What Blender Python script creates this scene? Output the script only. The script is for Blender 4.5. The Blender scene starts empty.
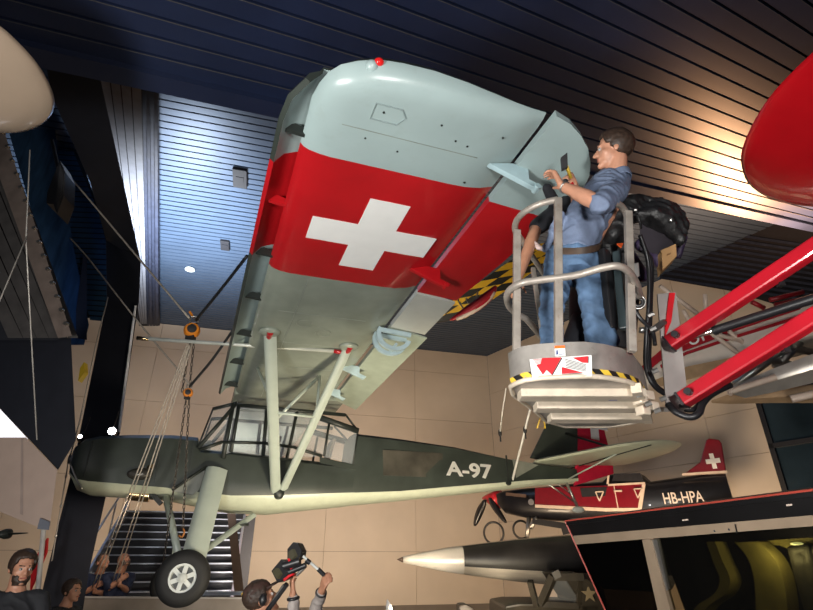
import bpy, bmesh, math, random
from math import sin, cos, pi, radians, sqrt, atan2
from mathutils import Vector as V, Matrix as M, Euler, noise
random.seed(7)
S = bpy.context.scene; COL = S.collection
F = 520.0; TH = math.atan(255/520); CAM = V((0, 0, 1.65))

# ---------------------------------------------------------------- measuring
def ray(px, py):
    a = (px-406.5)/F; b = (305-py)/F
    return V((a, cos(TH)-sin(TH)*b, sin(TH)+cos(TH)*b))
def U(px, py, t): return CAM + ray(px, py)*t           # point at axial distance t
def UP(px, py, p0, n):                                  # point on a plane of the place
    r = ray(px, py); return CAM + r*((p0-CAM).dot(n)/r.dot(n))
def UZ(px, py, z): return UP(px, py, V((0, 0, z)), V((0, 0, 1)))

# ---------------------------------------------------------------- materials
def mat(name, col, rough=.5, metal=0., var=.12, scale=6., bump=0., coat=0., emit=None, estr=0., spec=.5, stretch=None, trans=0., alpha=1., dirt=None, dirtamt=0.):
    m = bpy.data.materials.new(name); m.use_nodes = True
    nt = m.node_tree; N = nt.nodes; L = nt.links; b = N['Principled BSDF']
    b.inputs['Roughness'].default_value = rough; b.inputs['Metallic'].default_value = metal
    b.inputs['Coat Weight'].default_value = coat; b.inputs['Specular IOR Level'].default_value = spec
    b.inputs['Transmission Weight'].default_value = trans; b.inputs['Alpha'].default_value = alpha
    c = (*col, 1)
    tc = N.new('ShaderNodeTexCoord'); mp = N.new('ShaderNodeMapping'); L.new(tc.outputs['Object'], mp.inputs[0])
    if stretch: mp.inputs['Scale'].default_value = stretch
    nz = N.new('ShaderNodeTexNoise'); nz.inputs['Scale'].default_value = scale; nz.inputs['Detail'].default_value = 6
    L.new(mp.outputs[0], nz.inputs[0])
    r = N.new('ShaderNodeValToRGB')
    r.color_ramp.elements[0].position = .3; r.color_ramp.elements[1].position = .7
    r.color_ramp.elements[0].color = (*[x*(1-var) for x in col], 1)
    r.color_ramp.elements[1].color = (*[min(1, x*(1+var)) for x in col], 1)
    L.new(nz.outputs['Fac'], r.inputs[0])
    out = r.outputs[0]
    if dirt:
        n2 = N.new('ShaderNodeTexNoise'); n2.inputs['Scale'].default_value = scale*2.7; n2.inputs['Detail'].default_value = 9
        n2.inputs['Roughness'].default_value = .7
        L.new(mp.outputs[0], n2.inputs[0])
        r2 = N.new('ShaderNodeValToRGB'); r2.color_ramp.elements[0].position = .55; r2.color_ramp.elements[1].position = .75
        r2.color_ramp.elements[0].color = (0, 0, 0, 1); r2.color_ramp.elements[1].color = (dirtamt,)*3+(1,)
        L.new(n2.outputs['Fac'], r2.inputs[0])
        mx = N.new('ShaderNodeMixRGB'); mx.inputs[2].default_value = (*dirt, 1)
        L.new(r2.outputs[0], mx.inputs[0]); L.new(out, mx.inputs[1]); out = mx.outputs[0]
    L.new(out, b.inputs['Base Color'])
    if bump:
        bp = N.new('ShaderNodeBump'); bp.inputs['Strength'].default_value = bump; bp.inputs['Distance'].default_value = .02
        L.new(nz.outputs['Fac'], bp.inputs['Height']); L.new(bp.outputs[0], b.inputs['Normal'])
    if emit:
        b.inputs['Emission Color'].default_value = (*emit, 1); b.inputs['Emission Strength'].default_value = estr
    return m

# ---------------------------------------------------------------- mesh builder
class MB:
    def __init__(s): s.v = []; s.f = []; s.mi = []; s.m = 0
    def add(s, vs, fs):
        o = len(s.v); s.v += [V(x) for x in vs]
        for f in fs: s.f.append([i+o for i in f]); s.mi.append(s.m)
        return s
    def box(s, c, d, rot=None):
        c = V(c); h = V(d)/2
        vs = [V((x*h.x, y*h.y, z*h.z)) for x in (-1, 1) for y in (-1, 1) for z in (-1, 1)]
        if rot is not None: vs = [rot @ q for q in vs]
        return s.add([c+q for q in vs], [(0,1,3,2),(4,6,7,5),(0,4,5,1),(2,3,7,6),(0,2,6,4),(1,5,7,3)])
    def beam(s, a, b, w, h, up=(0,0,1), w2=None, h2=None):
        a = V(a); b = V(b); z = (b-a).normalized(); x = z.cross(V(up))
        if x.length < 1e-4: x = z.cross(V((0,1,0)))
        x.normalize(); y = x.cross(z)
        w2 = w if w2 is None else w2; h2 = h if h2 is None else h2
        vs = []
        for p, ww, hh in ((a, w, h), (b, w2, h2)):
            vs += [p-x*ww/2-y*hh/2, p+x*ww/2-y*hh/2, p+x*ww/2+y*hh/2, p-x*ww/2+y*hh/2]
        return s.add(vs, [(0,1,2,3),(7,6,5,4),(0,4,5,1),(1,5,6,2),(2,6,7,3),(3,7,4,0)])
    def loft(s, rings, caps=True, close=False):
        n = len(rings[0]); vs = [q for r in rings for q in r]; fs = []
        k = len(rings)
        for i in range(k if close else k-1):
            for j in range(n):
                a = i*n+j; b = i*n+(j+1) % n; c = ((i+1) % k)*n+(j+1) % n; d = ((i+1) % k)*n+j
                fs.append((a, b, c, d))
        if caps and not close: fs += [tuple(range(n))[::-1], tuple(range((k-1)*n, k*n))]
        return s.add(vs, fs)
    def tube(s, pts, r, seg=10, close=False, caps=True):
        pts = [V(p) for p in pts]; n = len(pts); rings = []
        rs = r if isinstance(r, (list, tuple)) else [r]*n
        prev = None
        for i, p in enumerate(pts):
            if close: t = (pts[(i+1) % n]-pts[i-1])
            else: t = pts[min(i+1, n-1)]-pts[max(i-1, 0)]
            t = t.normalized() if t.length > 1e-9 else V((0,0,1))
            if prev is None:
                x = t.cross(V((0,0,1)));
                if x.length < .05: x = t.cross(V((1,0,0)))
            else: x = prev - t*prev.dot(t)
            x.normalize(); prev = x; y = t.cross(x)
            rings.append([p+(x*cos(2*pi*k/seg)+y*sin(2*pi*k/seg))*rs[i] for k in range(seg)])
        return s.loft(rings, caps, close)
    def cyl(s, a, b, r, seg=20, r2=None): return s.tube([a, b], [r, r if r2 is None else r2], seg)
    def revolve(s, prof, o, ax, seg=28):      # prof: (distance along axis, radius)
        ax = V(ax).normalized(); x = ax.cross(V((0,0,1)))
        if x.length < .05: x = ax.cross(V((1,0,0)))
        x.normalize(); y = ax.cross(x); o = V(o)
        return s.loft([[o+ax*d+(x*cos(2*pi*k/seg)+y*sin(2*pi*k/seg))*max(r, 1e-4) for k in range(seg)] for d, r in prof])
    def ell(s, c, r, rot=None, seg=16, rng=10):
        c = V(c); rings = []
        for i in range(rng+1):
            a = -pi/2+pi*i/rng; cr = max(cos(a), 1e-3)
            ring = [V((r[0]*cr*cos(2*pi*k/seg), r[1]*cr*sin(2*pi*k/seg), r[2]*sin(a))) for k in range(seg)]
            rings.append([c+(rot @ q if rot is not None else q) for q in ring])
        return s.loft(rings)
    def prism(s, poly, off):
        off = V(off); poly = [V(p) for p in poly]; n = len(poly)
        vs = poly+[p+off for p in poly]
        fs = [tuple(range(n)), tuple(range(2*n-1, n-1, -1))]+[(i, i+n, (i+1) % n+n, (i+1) % n) for i in range(n)]
        return s.add(vs, fs)
    def torus(s, c, n, R, r, seg=40, rs=10):
        n = V(n).normalized(); x = n.cross(V((0,0,1)))
        if x.length < .05: x = n.cross(V((1,0,0)))
        x.normalize(); y = n.cross(x)
        return s.tube([V(c)+(x*cos(2*pi*k/seg)+y*sin(2*pi*k/seg))*R for k in range(seg)], r, rs, True)
    def build(s, name, mats, parent=None, smooth=False, bevel=0., world=True, remesh=0., smoothmod=0, sub=0, wrinkle=0., wscale=8.):
        me = bpy.data.meshes.new(name)
        vs = s.v
        if parent is not None and world:
            inv = ROOTM.get(parent.name)
            if inv is not None: inv = inv.inverted(); vs = [inv @ q for q in vs]
        me.from_pydata([tuple(q) for q in vs], [], s.f)
        if not isinstance(mats, (list, tuple)): mats = [mats]
        for m in mats: me.materials.append(m)
        me.polygons.foreach_set('material_index', s.mi)
        bm = bmesh.new(); bm.from_mesh(me); bmesh.ops.recalc_face_normals(bm, faces=bm.faces); bm.to_mesh(me); bm.free()
        o = bpy.data.objects.new(name, me); COL.objects.link(o)
        if remesh:
            q = o.modifiers.new('r', 'REMESH'); q.mode = 'VOXEL'; q.voxel_size = remesh
            if smoothmod: q = o.modifiers.new('s', 'SMOOTH'); q.iterations = smoothmod; q.factor = .5
        if bevel:
            q = o.modifiers.new('b', 'BEVEL'); q.width = bevel; q.segments = 2; q.limit_method = 'ANGLE'; q.angle_limit = radians(40)
        if sub: q = o.modifiers.new('u', 'SUBSURF'); q.levels = q.render_levels = sub
        if o.modifiers:
            dg = bpy.context.evaluated_depsgraph_get()
            me2 = bpy.data.meshes.new_from_object(o.evaluated_get(dg)); o.modifiers.clear(); o.data = me2
            me = me2
        if wrinkle:
            me.update(); off = [(v.co.copy(), v.normal.copy()) for v in me.vertices]
            for v, (c, n_) in zip(me.vertices, off):
                q = V((c.x*wscale, c.y*wscale, c.z*wscale*1.6)); a = 1-abs(noise.noise(q+V((0, 0, c.x*wscale*.9)))*2.2); k = noise.noise(q*2.3)
                v.co = c+n_*wrinkle*(a*a*1.2-.6+k*.35)
        if smooth or remesh:
            me.polygons.foreach_set('use_smooth', [True]*len(me.polygons))
            if smooth and smooth is not True and not remesh:
                me.set_sharp_from_angle(angle=radians(smooth))
        if parent is not None:
            o.parent = parent; ROOTM[o.name] = ROOTM.get(parent.name, M())
        else: ROOTM[o.name] = M()
        return o
ROOTM = {}
def tag(o, label=None, cat=None, group=None, kind=None):
    if label: o['label'] = label
    if cat: o['category'] = cat
    if group: o['group'] = group
    if kind: o['kind'] = kind
    return o
def thing(name, label, cat, mtx, group=None):
    if not isinstance(mtx, M): mtx = M.Translation(V(mtx))
    o = bpy.data.objects.new(name, None); COL.objects.link(o); o.matrix_world = mtx; o.empty_display_size = .2
    ROOTM[o.name] = mtx
    return tag(o, label, cat, group)
def struct(o): o['kind'] = 'structure'; return o
def dup(root, off, label, group=None):
    r = root.copy(); COL.objects.link(r); r.matrix_world = M.Translation(V(off)) @ root.matrix_world
    r['label'] = label
    if group: r['group'] = group
    def rec(a, b):
        for ch in list(a.children):
            c = ch.copy(); COL.objects.link(c); c.parent = b; c.matrix_parent_inverse = ch.matrix_parent_inverse.copy(); rec(ch, c)
    rec(root, r); return r
def text_mb(txt, size, o, xd, yd, mb=None, thick=.004, squash=1., bold=0.):
    """letters as solid geometry: o = lower-left corner, xd / yd = reading and up directions"""
    cu = bpy.data.curves.new('t', 'FONT'); cu.body = txt; cu.size = size; cu.extrude = 0; cu.offset = bold
    ob = bpy.data.objects.new('t', cu); COL.objects.link(ob)
    dg = bpy.context.evaluated_depsgraph_get(); me = bpy.data.meshes.new_from_object(ob.evaluated_get(dg))
    xd = V(xd).normalized(); yd = V(yd).normalized(); n = xd.cross(yd)
    mb = mb or MB()
    o = V(o); k = len(me.vertices)
    bm = bmesh.new(); bm.from_mesh(me); bmesh.ops.remove_doubles(bm, verts=bm.verts, dist=1e-5)
    g = bmesh.ops.extrude_face_region(bm, geom=bm.faces[:]); 
    for q in g['geom']:
        if isinstance(q, bmesh.types.BMVert): q.co.z += thick
    bm.verts.index_update()
    mb.add([o+xd*q.co.x*squash+yd*q.co.y+n*q.co.z for q in bm.verts], [[q.index for q in f.verts] for f in bm.faces])
    bm.free(); bpy.data.objects.remove(ob); bpy.data.curves.remove(cu)
    return mb
def lerp(a, b, t): return a+(b-a)*t
def smoothpts(pts, n=4, close=False):        # Catmull-Rom
    pts = [V(p) for p in pts]; out = []; k = len(pts)
    for i in range(k if close else k-1):
        p0 = pts[(i-1) % k] if close else pts[max(i-1, 0)]; p1 = pts[i]; p2 = pts[(i+1) % k]; p3 = pts[(i+2) % k] if close else pts[min(i+2, k-1)]
        for j in range(n):
            t = j/n; out.append(.5*((2*p1)+(p2-p0)*t+(2*p0-5*p1+4*p2-p3)*t*t+(3*p1-p0-3*p2+p3)*t**3))
    if not close: out.append(pts[-1])
    return out

# ---------------------------------------------------------------- camera
cd = bpy.data.cameras.new('camera'); co = bpy.data.objects.new('camera', cd); COL.objects.link(co)
cd.sensor_width = 36; cd.lens = 36*F/813; co.location = CAM; co.rotation_euler = (pi/2+TH, 0, 0); cd.clip_start = .05; cd.clip_end = 200
S.camera = co
S.view_settings.view_transform = 'Standard'; S.view_settings.look = 'None'; S.view_settings.gamma = 1; S.view_settings.use_curve_mapping = False
S.view_settings.exposure = 0.0
w = bpy.data.worlds.new('world'); S.world = w; w.use_nodes = True
w.node_tree.nodes['Background'].inputs[0].default_value = (.10, .13, .22, 1); w.node_tree.nodes['Background'].inputs[1].default_value = .12
def light(kind, loc, tgt, power, col, size=1., spot=60, blend=.5):
    l = bpy.data.lights.new('lamp', kind); o = bpy.data.objects.new('lamp', l); COL.objects.link(o)
    o.location = loc; l.energy = power; l.color = col
    o.rotation_euler = (V(tgt)-V(loc)).to_track_quat('-Z', 'Y').to_euler()
    if kind == 'AREA': l.size = size
    elif kind == 'SPOT': l.spot_size = radians(spot); l.spot_blend = blend; l.shadow_soft_size = size
    else: l.shadow_soft_size = size
    return o
# ================================================================ the hall
K = 27/19
CRN = U(487, 356, 27); HC = CRN.z; CRN.z = 0
DL = V((.965, .262, 0)).normalized(); DR = V((.55, -.835, 0)).normalized()
NL = V((DL.y, -DL.x, 0)); NR = V((DR.y, -DR.x, 0))
m_wall = mat('wall_panel', (.62, .53, .44), .55, var=.05, scale=.8)
m_seam = mat('wall_joint', (.16, .12, .10), .8)
m_navyrib = mat('ceiling_rib', (.055, .085, .14), .42, .3, var=.08, scale=1.5)
m_dark = mat('dark_void', (.008, .009, .014), .7)
m_board = mat('ceiling_board', (.012, .019, .050), .42, var=.18, scale=1.2)
m_black = mat('black_paint', (.011, .012, .018), .5)
m_navy = mat('navy_panel', (.03, .07, .13), .4, .2, var=.35, scale=1.5, stretch=(6, 1, 1))
m_grey = mat('light_grey_slat', (.13, .14, .17), .5, var=.1)
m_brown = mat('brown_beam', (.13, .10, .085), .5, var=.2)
m_floor = mat('floor', (.10, .09, .085), .4, var=.1)

def wall(name, o, d, n, length, zs, us):
    b = MB()
    b.m = 1; b.box(o+d*length/2-n*.16+V((0,0,HC/2)), (length, .2, HC), M.Rotation(atan2(d.y, d.x), 3, 'Z'))
    b.m = 0; R_ = M.Rotation(atan2(d.y, d.x), 3, 'Z'); g = .012
    for i in range(len(us)-1):
        for k in range(len(zs)-1):
            b.box(o+d*(us[i]+us[i+1])/2-n*.05+V((0,0,(zs[k]+zs[k+1])/2)), (us[i+1]-us[i]-g, .1, zs[k+1]-zs[k]-g), R_)
    return struct(b.build(name, [m_wall, m_seam]))
ZS = [1.65+(z-1.65)*K for z in (.49, 1.87, 3.75, 5.86, 7.53)]+[HC]
ul = [i*2.75*K for i in range(8)]
ZR = [1.65+(z-1.65)*K for z in (.49, 1.8, 2.72, 3.65, 4.58, 5.5, 6.9)]+[HC]
wall('wall_left', CRN-DL*2.75*K*7, DL, NL, 2.75*K*7, ZS, ul)
wall('wall_right', CRN, DR, NR, 33, ZR, [0, 2.4*K, 4.8*K, 7.15*K, 8.33*K, 11.5*K, 15*K, 17*K])
# side walls far outside the frame close the hall
fl = MB(); fl.box((0, 4, -.1), (44, 44, .2)); struct(fl.build('floor', m_floor))

# far ceiling of fine ribs, parallel to the left back wall
b = MB(); R_ = M.Rotation(atan2(DL.y, DL.x), 3, 'Z')
cosr = -(DL.dot(DR)); tanr = abs(DR.dot(DL)/DR.dot(NL))
b.m = 1; e1 = CRN+NL*22+DL*(22*tanr); b.prism([CRN+V((0,0,HC+.15)), e1+V((0,0,HC+.15)), e1-DL*60+V((0,0,HC+.15)), CRN-DL*46+V((0,0,HC+.15))], (0, 0, .2))
b.m = 0
y = 0.07
while y < 22:
    le = 36+y*tanr; c = CRN+DL*(y*tanr-le/2)+NL*y+V((0,0,HC+.06)); b.box(c, (le, .19, .09), R_); y += .235
struct(b.build('ceiling_ribbed', [m_navyrib, m_dark]))

# near ceiling: sloped plane of wide boards
NC0 = U(38, 63, 4.6); D1 = V((1.624, .915, .405)).normalized(); D2 = V((D1.y, -D1.x, 0)).normalized(); NCn = D1.cross(D2).normalized()
if NCn.z > 0: NCn = -NCn
R3 = M((D1, D2, -NCn)).transposed()
b = MB(); pitch = .212
b.m = 1; b.box(NC0+D1*6+D2*4.6-NCn*.2, (24, 9.4, .06), R3)
b.m = 0; b.box(NC0+D1*6+D2*.10-NCn*.02, (24, .22, .12), R3)
k = 1
while k < 43:
    b.m = 0; b.box(NC0+D1*6+D2*(k*pitch+.07)-NCn*.05, (24, pitch-.024, .05), R3)
    b.m = 2; b.box(NC0+D1*6+D2*(k*pitch+.07+pitch/2-.017)-NCn*.048, (24, .005, .062), R3); k += 1
struct(b.build('ceiling_boards', [m_board, m_dark, mat('board_lip_lit', (.10, .095, .095), .4, .3)]))  # lips coloured pale to carry the light their edges catch
# ================================================================ the high-wing monoplane on the hoists
AM = M.Translation(V((-2.789, 8.518, 3.995))) @ (M.Rotation(.35963, 4, 'Z') @ M.Rotation(-.02782, 4, 'Y') @ M.Rotation(-.03602, 4, 'X'))
AI = AM.inverted()
def SP(px, py, ax, val):               # pixel -> airframe coordinates on a plane of the airframe
    c = AI @ CAM; d = (AI.to_3x3() @ ray(px, py)); t = (val-c[ax])/d[ax]; return c+d*t
plane = thing('monoplane', 'large grey and dark green high-wing monoplane with red band and white cross, hung from hoists', 'airplane', AM)
m_wgrey = mat('wing_grey', (.31, .395, .395), .30, var=.06, scale=2.5, dirt=(.25, .30, .28), dirtamt=.35)
m_wolive = mat('wing_olive_grey', (.245, .275, .23), .26, var=.14, scale=2.5, bump=.06, dirt=(.2, .22, .17), dirtamt=.4)
m_wred = mat('wing_red', (.41, .008, .012), .28, var=.12, scale=2, coat=.2)
m_white = mat('white_marking', (.80, .80, .78), .4, var=.03)
m_green = mat('dark_green', (.034, .042, .036), .42, var=.25, scale=2.5)
m_belly = mat('belly_grey_green', (.50, .53, .41), .38, var=.06, dirt=(.25, .25, .17), dirtamt=.3)
m_strut = mat('strut_grey', (.40, .45, .40), .38, var=.05)
m_tyre = mat('tyre', (.012, .012, .013), .7)
m_hub = mat('hub_grey', (.55, .58, .56), .4)
m_steel = mat('steel', (.45, .44, .42), .35, .9)
m_frame = mat('cabin_frame', (.018, .022, .02), .45)
m_brass = mat('exhaust_brass', (.55, .40, .22), .25, 1.)
def glassmat(name, a, col=(.8, .85, .9), rough=.05, tcol=(1, 1, 1)):
    m = bpy.data.materials.new(name); m.use_nodes = True; nt = m.node_tree; N = nt.nodes; L = nt.links
    N.clear(); o = N.new('ShaderNodeOutputMaterial'); mx = N.new('ShaderNodeMixShader'); t = N.new('ShaderNodeBsdfTransparent'); t.inputs[0].default_value = (*tcol, 1)
    g = N.new('ShaderNodeBsdfPrincipled'); g.inputs['Base Color'].default_value = (*col, 1); g.inputs['Roughness'].default_value = rough
    nz = N.new('ShaderNodeTexNoise'); nz.inputs['Scale'].default_value = 3; mr = N.new('ShaderNodeMapRange')
    mr.inputs[3].default_value = a*.8; mr.inputs[4].default_value = a*1.2
    L.new(nz.outputs['Fac'], mr.inputs[0]); L.new(mr.outputs[0], mx.inputs[0])
    L.new(t.outputs[0], mx.inputs[1]); L.new(g.outputs[0], mx.inputs[2]); L.new(mx.outputs[0], o.inputs[0]); return m
m_glass = glassmat('cabin_glass', .13)

# wing ------------------------------------------------------------
WT = [(0, 6.50), (.015, 6.61), (.04, 6.70), (.08, 6.77), (.16, 6.84), (.27, 6.88), (.43, 6.90), (.61, 6.90), (.82, 6.88), (1, 6.86)]
def interp(tb, x):
    if x <= tb[0][0]: return tb[0][1]
    for (a, b), (c, d) in zip(tb, tb[1:]):
        if x <= c: return b+(d-b)*(x-a)/(c-a)
    return tb[-1][1]
def wing(sgn, name):
    cs = [0, .015, .04, .08, .14, .22, .32, .45, .6, .74, .84, .92, .97, 1]
    lo = [(0, .075), (.015, .045), (.04, .025), (.08, .010), (.14, 0), (.74, 0), (.84, .006), (.92, .03), (1, .075)]
    up = [(0, .075), (.015, .11), (.04, .145), (.08, .18), (.22, .235), (.45, .225), (.74, .165), (1, .10)]
    ys = [.45, 1, 1.6, 2.2, 2.8, 3.4, 3.95, 4.43, 4.9, 5.4, 5.8, 6.1, 6.2, 6.3, 6.4, 6.5, 6.6, 6.67, 6.73, 6.78, 6.82, 6.855, 6.88, 6.90]
    b = MB(); rings = []
    for y in ys:
        ring = []
        def pt(c, top):
            ym = interp(WT, c); yy = min(y, ym); dd = ym-yy
            fct = 1 if dd > .14 else sqrt(max(0, 1-(1-dd/.14)**2))
            zl = interp(lo, c); zu = interp(up, c); mid = (zl+zu)/2+.02
            z = lerp(mid, zu if top else zl, fct)
            rib = 0
            return V((-.1+1.53*c, sgn*yy, z))
        ring = [pt(c, False) for c in cs]+[pt(c, True) for c in cs[::-1][:-1]]
        rings.append(ring)
    nlow = len(cs)
    n = len(rings[0])
    vs = [q for r in rings for q in r]; base = len(b.v); b.v += vs
    for i in range(len(rings)-1):
        ya = (ys[i]+ys[i+1])/2
        for j in range(n):
            b.f.append([i*n+j, i*n+(j+1) % n, (i+1)*n+(j+1) % n, (i+1)*n+j])
            low = j < nlow-1
            if 4.43 < ya < 6.1: k = 2
            elif low: k = 0 if ya > 6.1 else 1
            else: k = 3 if j != n-1 else (0 if ya > 6.1 else 1)
            b.mi.append(k)
    b.f.append(list(range(n))[::-1]); b.mi.append(1)
    o = b.build(name, [m_wgrey, m_wolive, m_wred, m_green], plane, 45, world=False)
    return o
wg = wing(-1, 'wing')
wing(1, 'wing')
# white cross
b = MB(); cx, cy, hl, hw = .69, -5.235, .555, .170
pl = [(-hw,-hl),(hw,-hl),(hw,-hw),(hl,-hw),(hl,hw),(hw,hw),(hw,hl),(-hw,hl),(-hw,hw),(-hl,hw),(-hl,-hw),(-hw,-hw)]
b.prism([(cx+x, cy+y*.93, -.004) for x, y in pl], (0, 0, .006)); b.build('white_cross', m_white, wg, world=False)
# inspection covers, rivets and the tip lamp
for x, y in ((.35, -6.6), (.75, -6.62), (1.0, -6.5), (.9, -6.52), (1.2, -6.65), (.55, -6.3), (1.15, -6.15), (.3, -6.35)): b = MB(); b.cyl((x, y, -.004), (x, y, .004), .008, 8); b.build('rivet', m_frame, wg, world=False)
MCO = mat('cover_line_olive', (.2, .22, .18), .5)
b = MB(); b.tube([V((.28, -6.66, -.004)), V((.46, -6.66, -.004)), V((.50, -6.60, -.004)), V((.46, -6.53, -.004)), V((.28, -6.53, -.004))], .005, 6, True); b.build('inspection_cover', mat('cover_line', (.22, .28, .28), .5), wg, world=False)
for x, y in ((.45, -3.35), (.72, -3.15)): b = MB(); b.torus((x, y, -.002), (0, 0, 1), .09, .004, 24, 4); b.build('inspection_cover', MCO, wg, world=False)
b = MB(); b.ell((.20, -6.82, .10), (.045, .05, .04)); b.build('lamp_fairing', m_wgrey, wg, True, world=False)
b = MB(); b.ell((.235, -6.865, .11), (.03, .025, .025)); b.build('navigation_lamp', mat('red_lens', (.5, .01, .01), .1, emit=(.8, .02, .02), estr=.25), wg, True, world=False)
# spanwise panel seams on the underside
b = MB()
for y in (-1.9, -2.75, -3.6, -6.42): b.box((.62, y, -.0005), (1.0, .006, .003))
b.box((.3, -2.4, -.0005), (.006, 3.9, .003)); b.build('seam', mat('seam_line', (.22, .25, .22), .5), wg, world=False)

# aileron / flap: outline in plan, thin wedge section
def surf(name, poly, z0, z1, x0, mats, parent, mi=0):
    b = MB(); b.m = mi
    n = len(poly); top = []; low = []
    for x, y in poly:
        z = lerp(z0, z1, (x-x0)/.55); tk = .05*max(0, 1-(x-x0)/.6)+.008
        low.append(V((x, y, z))); top.append(V((x, y, z+tk)))
    b.add(low+top, [tuple(range(n)), tuple(range(2*n-1, n-1, -1))]+[(i, i+n, (i+1) % n+n, (i+1) % n) for i in range(n)])
    return b.build(name, mats, parent, world=False)
ail = surf('aileron', [(1.475, -6.90), (1.6, -6.88), (1.73, -6.82), (1.85, -6.74), (1.95, -6.64), (2.03, -6.52), (2.08, -6.38), (2.09, -6.2), (2.065, -5.96), (1.475, -5.96)], .045, .0, 1.475, [m_wgrey], plane)
surf('aileron_band', [(1.475, -5.96), (2.065, -5.96), (2.02, -5.2), (1.93, -4.36), (1.475, -4.36)], .045, .0, 1.475, [m_wred], ail)
flp = surf('flap', [(1.48, -4.33), (1.93, -4.33), (1.93, -3.45), (1.48, -3.45)], .04, -.02, 1.48, [mat('flap_pale', (.46, .47, .43), .35, var=.05)], plane)
surf('flap', [(1.48, -3.42), (1.97, -3.42), (1.95, -.2), (1.48, -.5)], .03, -.05, 1.48, [mat('flap_olive', (.33, .38, .31), .35, var=.08)], plane)
# slat
b = MB()
prof = [(-.36, .02), (-.39, .05), (-.37, .10), (-.30, .15), (-.2, .19), (-.06, .20), (-.06, .19), (-.2, .17), (-.29, .125), (-.335, .06)]
ys = [.35, 1.5, 3, 4.62, 5.9, 6.3, 6.5, 6.6, 6.66]
rings = []
for y in ys:
    sh = max(0, (y-6.45))*.5; rings.append([V((x+.03+.085*y/6.5+sh*(1 if x < -.2 else .2), -y, z)) for x, z in prof])
n = len(prof); b.v = [q for r in rings for q in r]
for i in range(len(ys)-1):
    ya = (ys[i]+ys[i+1])/2
    for j in range(n):
        b.f.append([i*n+j, i*n+(j+1) % n, (i+1)*n+(j+1) % n, (i+1)*n+j]); red = 4.62 < ya < 5.9
        b.mi.append(1 if red else (0 if j >= 5 else 2))
for e in (list(range(n))[::-1], [(len(ys)-1)*n+k for k in range(n)]): b.f.append(e); b.mi.append(2)
sl = b.build('slat', [m_wgrey, m_wred, m_green], plane, 40, world=False)
for i, y in enumerate((.7, 1.7, 2.7, 3.7, 4.6, 5.4, 6.2)):
    b = MB(); b.prism([V((-.33+.016*y, -y, .07)), V((-.33+.016*y, -y, .16)), V((-.06, -y, .11)), V((-.05, -y, .05))], (0, .03, 0))
    b.build('slat_bracket', m_wred if 4.9 < y < 5.9 else m_frame, sl, world=False)
# hinge brackets below the trailing edge
def bracket(x, y, s, m, name='hinge_bracket', long=1.):
    b = MB()
    b.prism([V((x-.30*s*long, y, .0)), V((x-.04*s, y, -.11*s)), V((x+.14*s, y, -.17*s)), V((x+.18*s, y, -.12*s)), V((x+.05*s, y, -.07*s)), V((x+.06*s, y, .05)), V((x-.1*s, y, .06))], (0, .05*s, 0))
    b.cyl((x+.12*s, y-.015, -.14*s), (x+.12*s, y+.065*s, -.14*s), .03*s, 12)
    return b.build(name, m, plane, world=False, bevel=.004)
bracket(1.52, -6.40, .85, mat('bracket_blue_grey', (.38, .52, .56), .35), long=1.15)
bracket(1.47, -4.86, .9, m_wred)
m_brk = mat('bracket_pale', (.42, .55, .60), .4)
b = MB()                                                   # curved flap horn
c0 = SP(385, 330, 2, -.03)
for s_ in (0, 1):
    cen = V((1.53, -3.43+.16*s_, -.06)); arc = []
    for k in range(13):
        a = radians(150+k*16); arc.append(cen+V((.17*cos(a), 0, .15*sin(a))))
    b.loft([[p+V((0,-.02,0)), p+V((0,.02,0)), p+(p-cen)*.32+V((0,.02,0)), p+(p-cen)*.32+V((0,-.02,0))] for p in arc])
b.beam((1.36, -3.43, .0), (1.75, -3.43, -.03), .035, .05); b.beam((1.36, -3.27, .0), (1.75, -3.27, -.03), .035, .05)
b.cyl((1.53, -3.5, -.2), (1.53, -3.2, -.2), .018, 10)
b.build('flap_horn', m_brk, plane, world=False)
bracket(1.45, -2.05, .8, m_brk)
bracket(1.45, -.95, .7, m_brk)

# struts ------------------------------------------------------------
def faired(name, a, b_, ch, th, m, parent, world=False, xdir=V((1,0,0))):
    a = V(a); b_ = V(b_); z = (b_-a).normalized(); x = (xdir-z*xdir.dot(z)).normalized(); y = z.cross(x)
    prof = [(-.5, 0), (-.42, .3), (-.2, .5), (.1, .45), (.5, 0), (.1, -.45), (-.2, -.5), (-.42, -.3)]
    mb = MB(); mb.loft([[p+x*u*ch+y*v*th for u, v in prof] for p in (a, lerp(a, b_, .5), b_)])
    return mb.build(name, m, parent, 50, world=world)
LOWS = SP(279, 491, 1, -.46)
TOPF = V((.10, -3.03, .0)); TOPR = V((1.12, -2.84, 0))
sf = faired('wing_strut', TOPF, LOWS+V((-.05, 0, 0)), .15, .085, m_strut, plane)
sr = faired('wing_strut', TOPR, LOWS+V((.06, 0, .03)), .13, .08, m_strut, plane)
for s_, t_ in ((sf, TOPF), (sr, TOPR)):
    b = MB(); b.ell(t_+V((0, 0, -.01)), (.13, .11, .05)); b.build('strut_fairing', m_wolive, s_, True, world=False)
    b = MB(); b.cyl(t_+V((0, -.06, -.05)), t_+V((0, .06, -.05)), .035, 12); b.build('strut_bolt', m_wred, s_, world=False)
b = MB(); b.ell(LOWS+V((0, .02, -.03)), (.09, .07, .09)); b.build('strut_fitting', m_frame, plane, True, world=False)
def lp(px, py, d): return SP(px, py, 1, d)
for (a, c) in ((V((.1, -1.75, 0)), lerp(TOPF, LOWS, .42)), (V((1.0, -1.65, 0)), lerp(TOPF, LOWS, .50)), (V((1.0, -1.65, 0)), lerp(TOPR, LOWS, .42))):
    b = MB(); b.tube([a, c], .022, 10); b.build('jury_strut', m_strut, plane, True, world=False)
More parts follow.
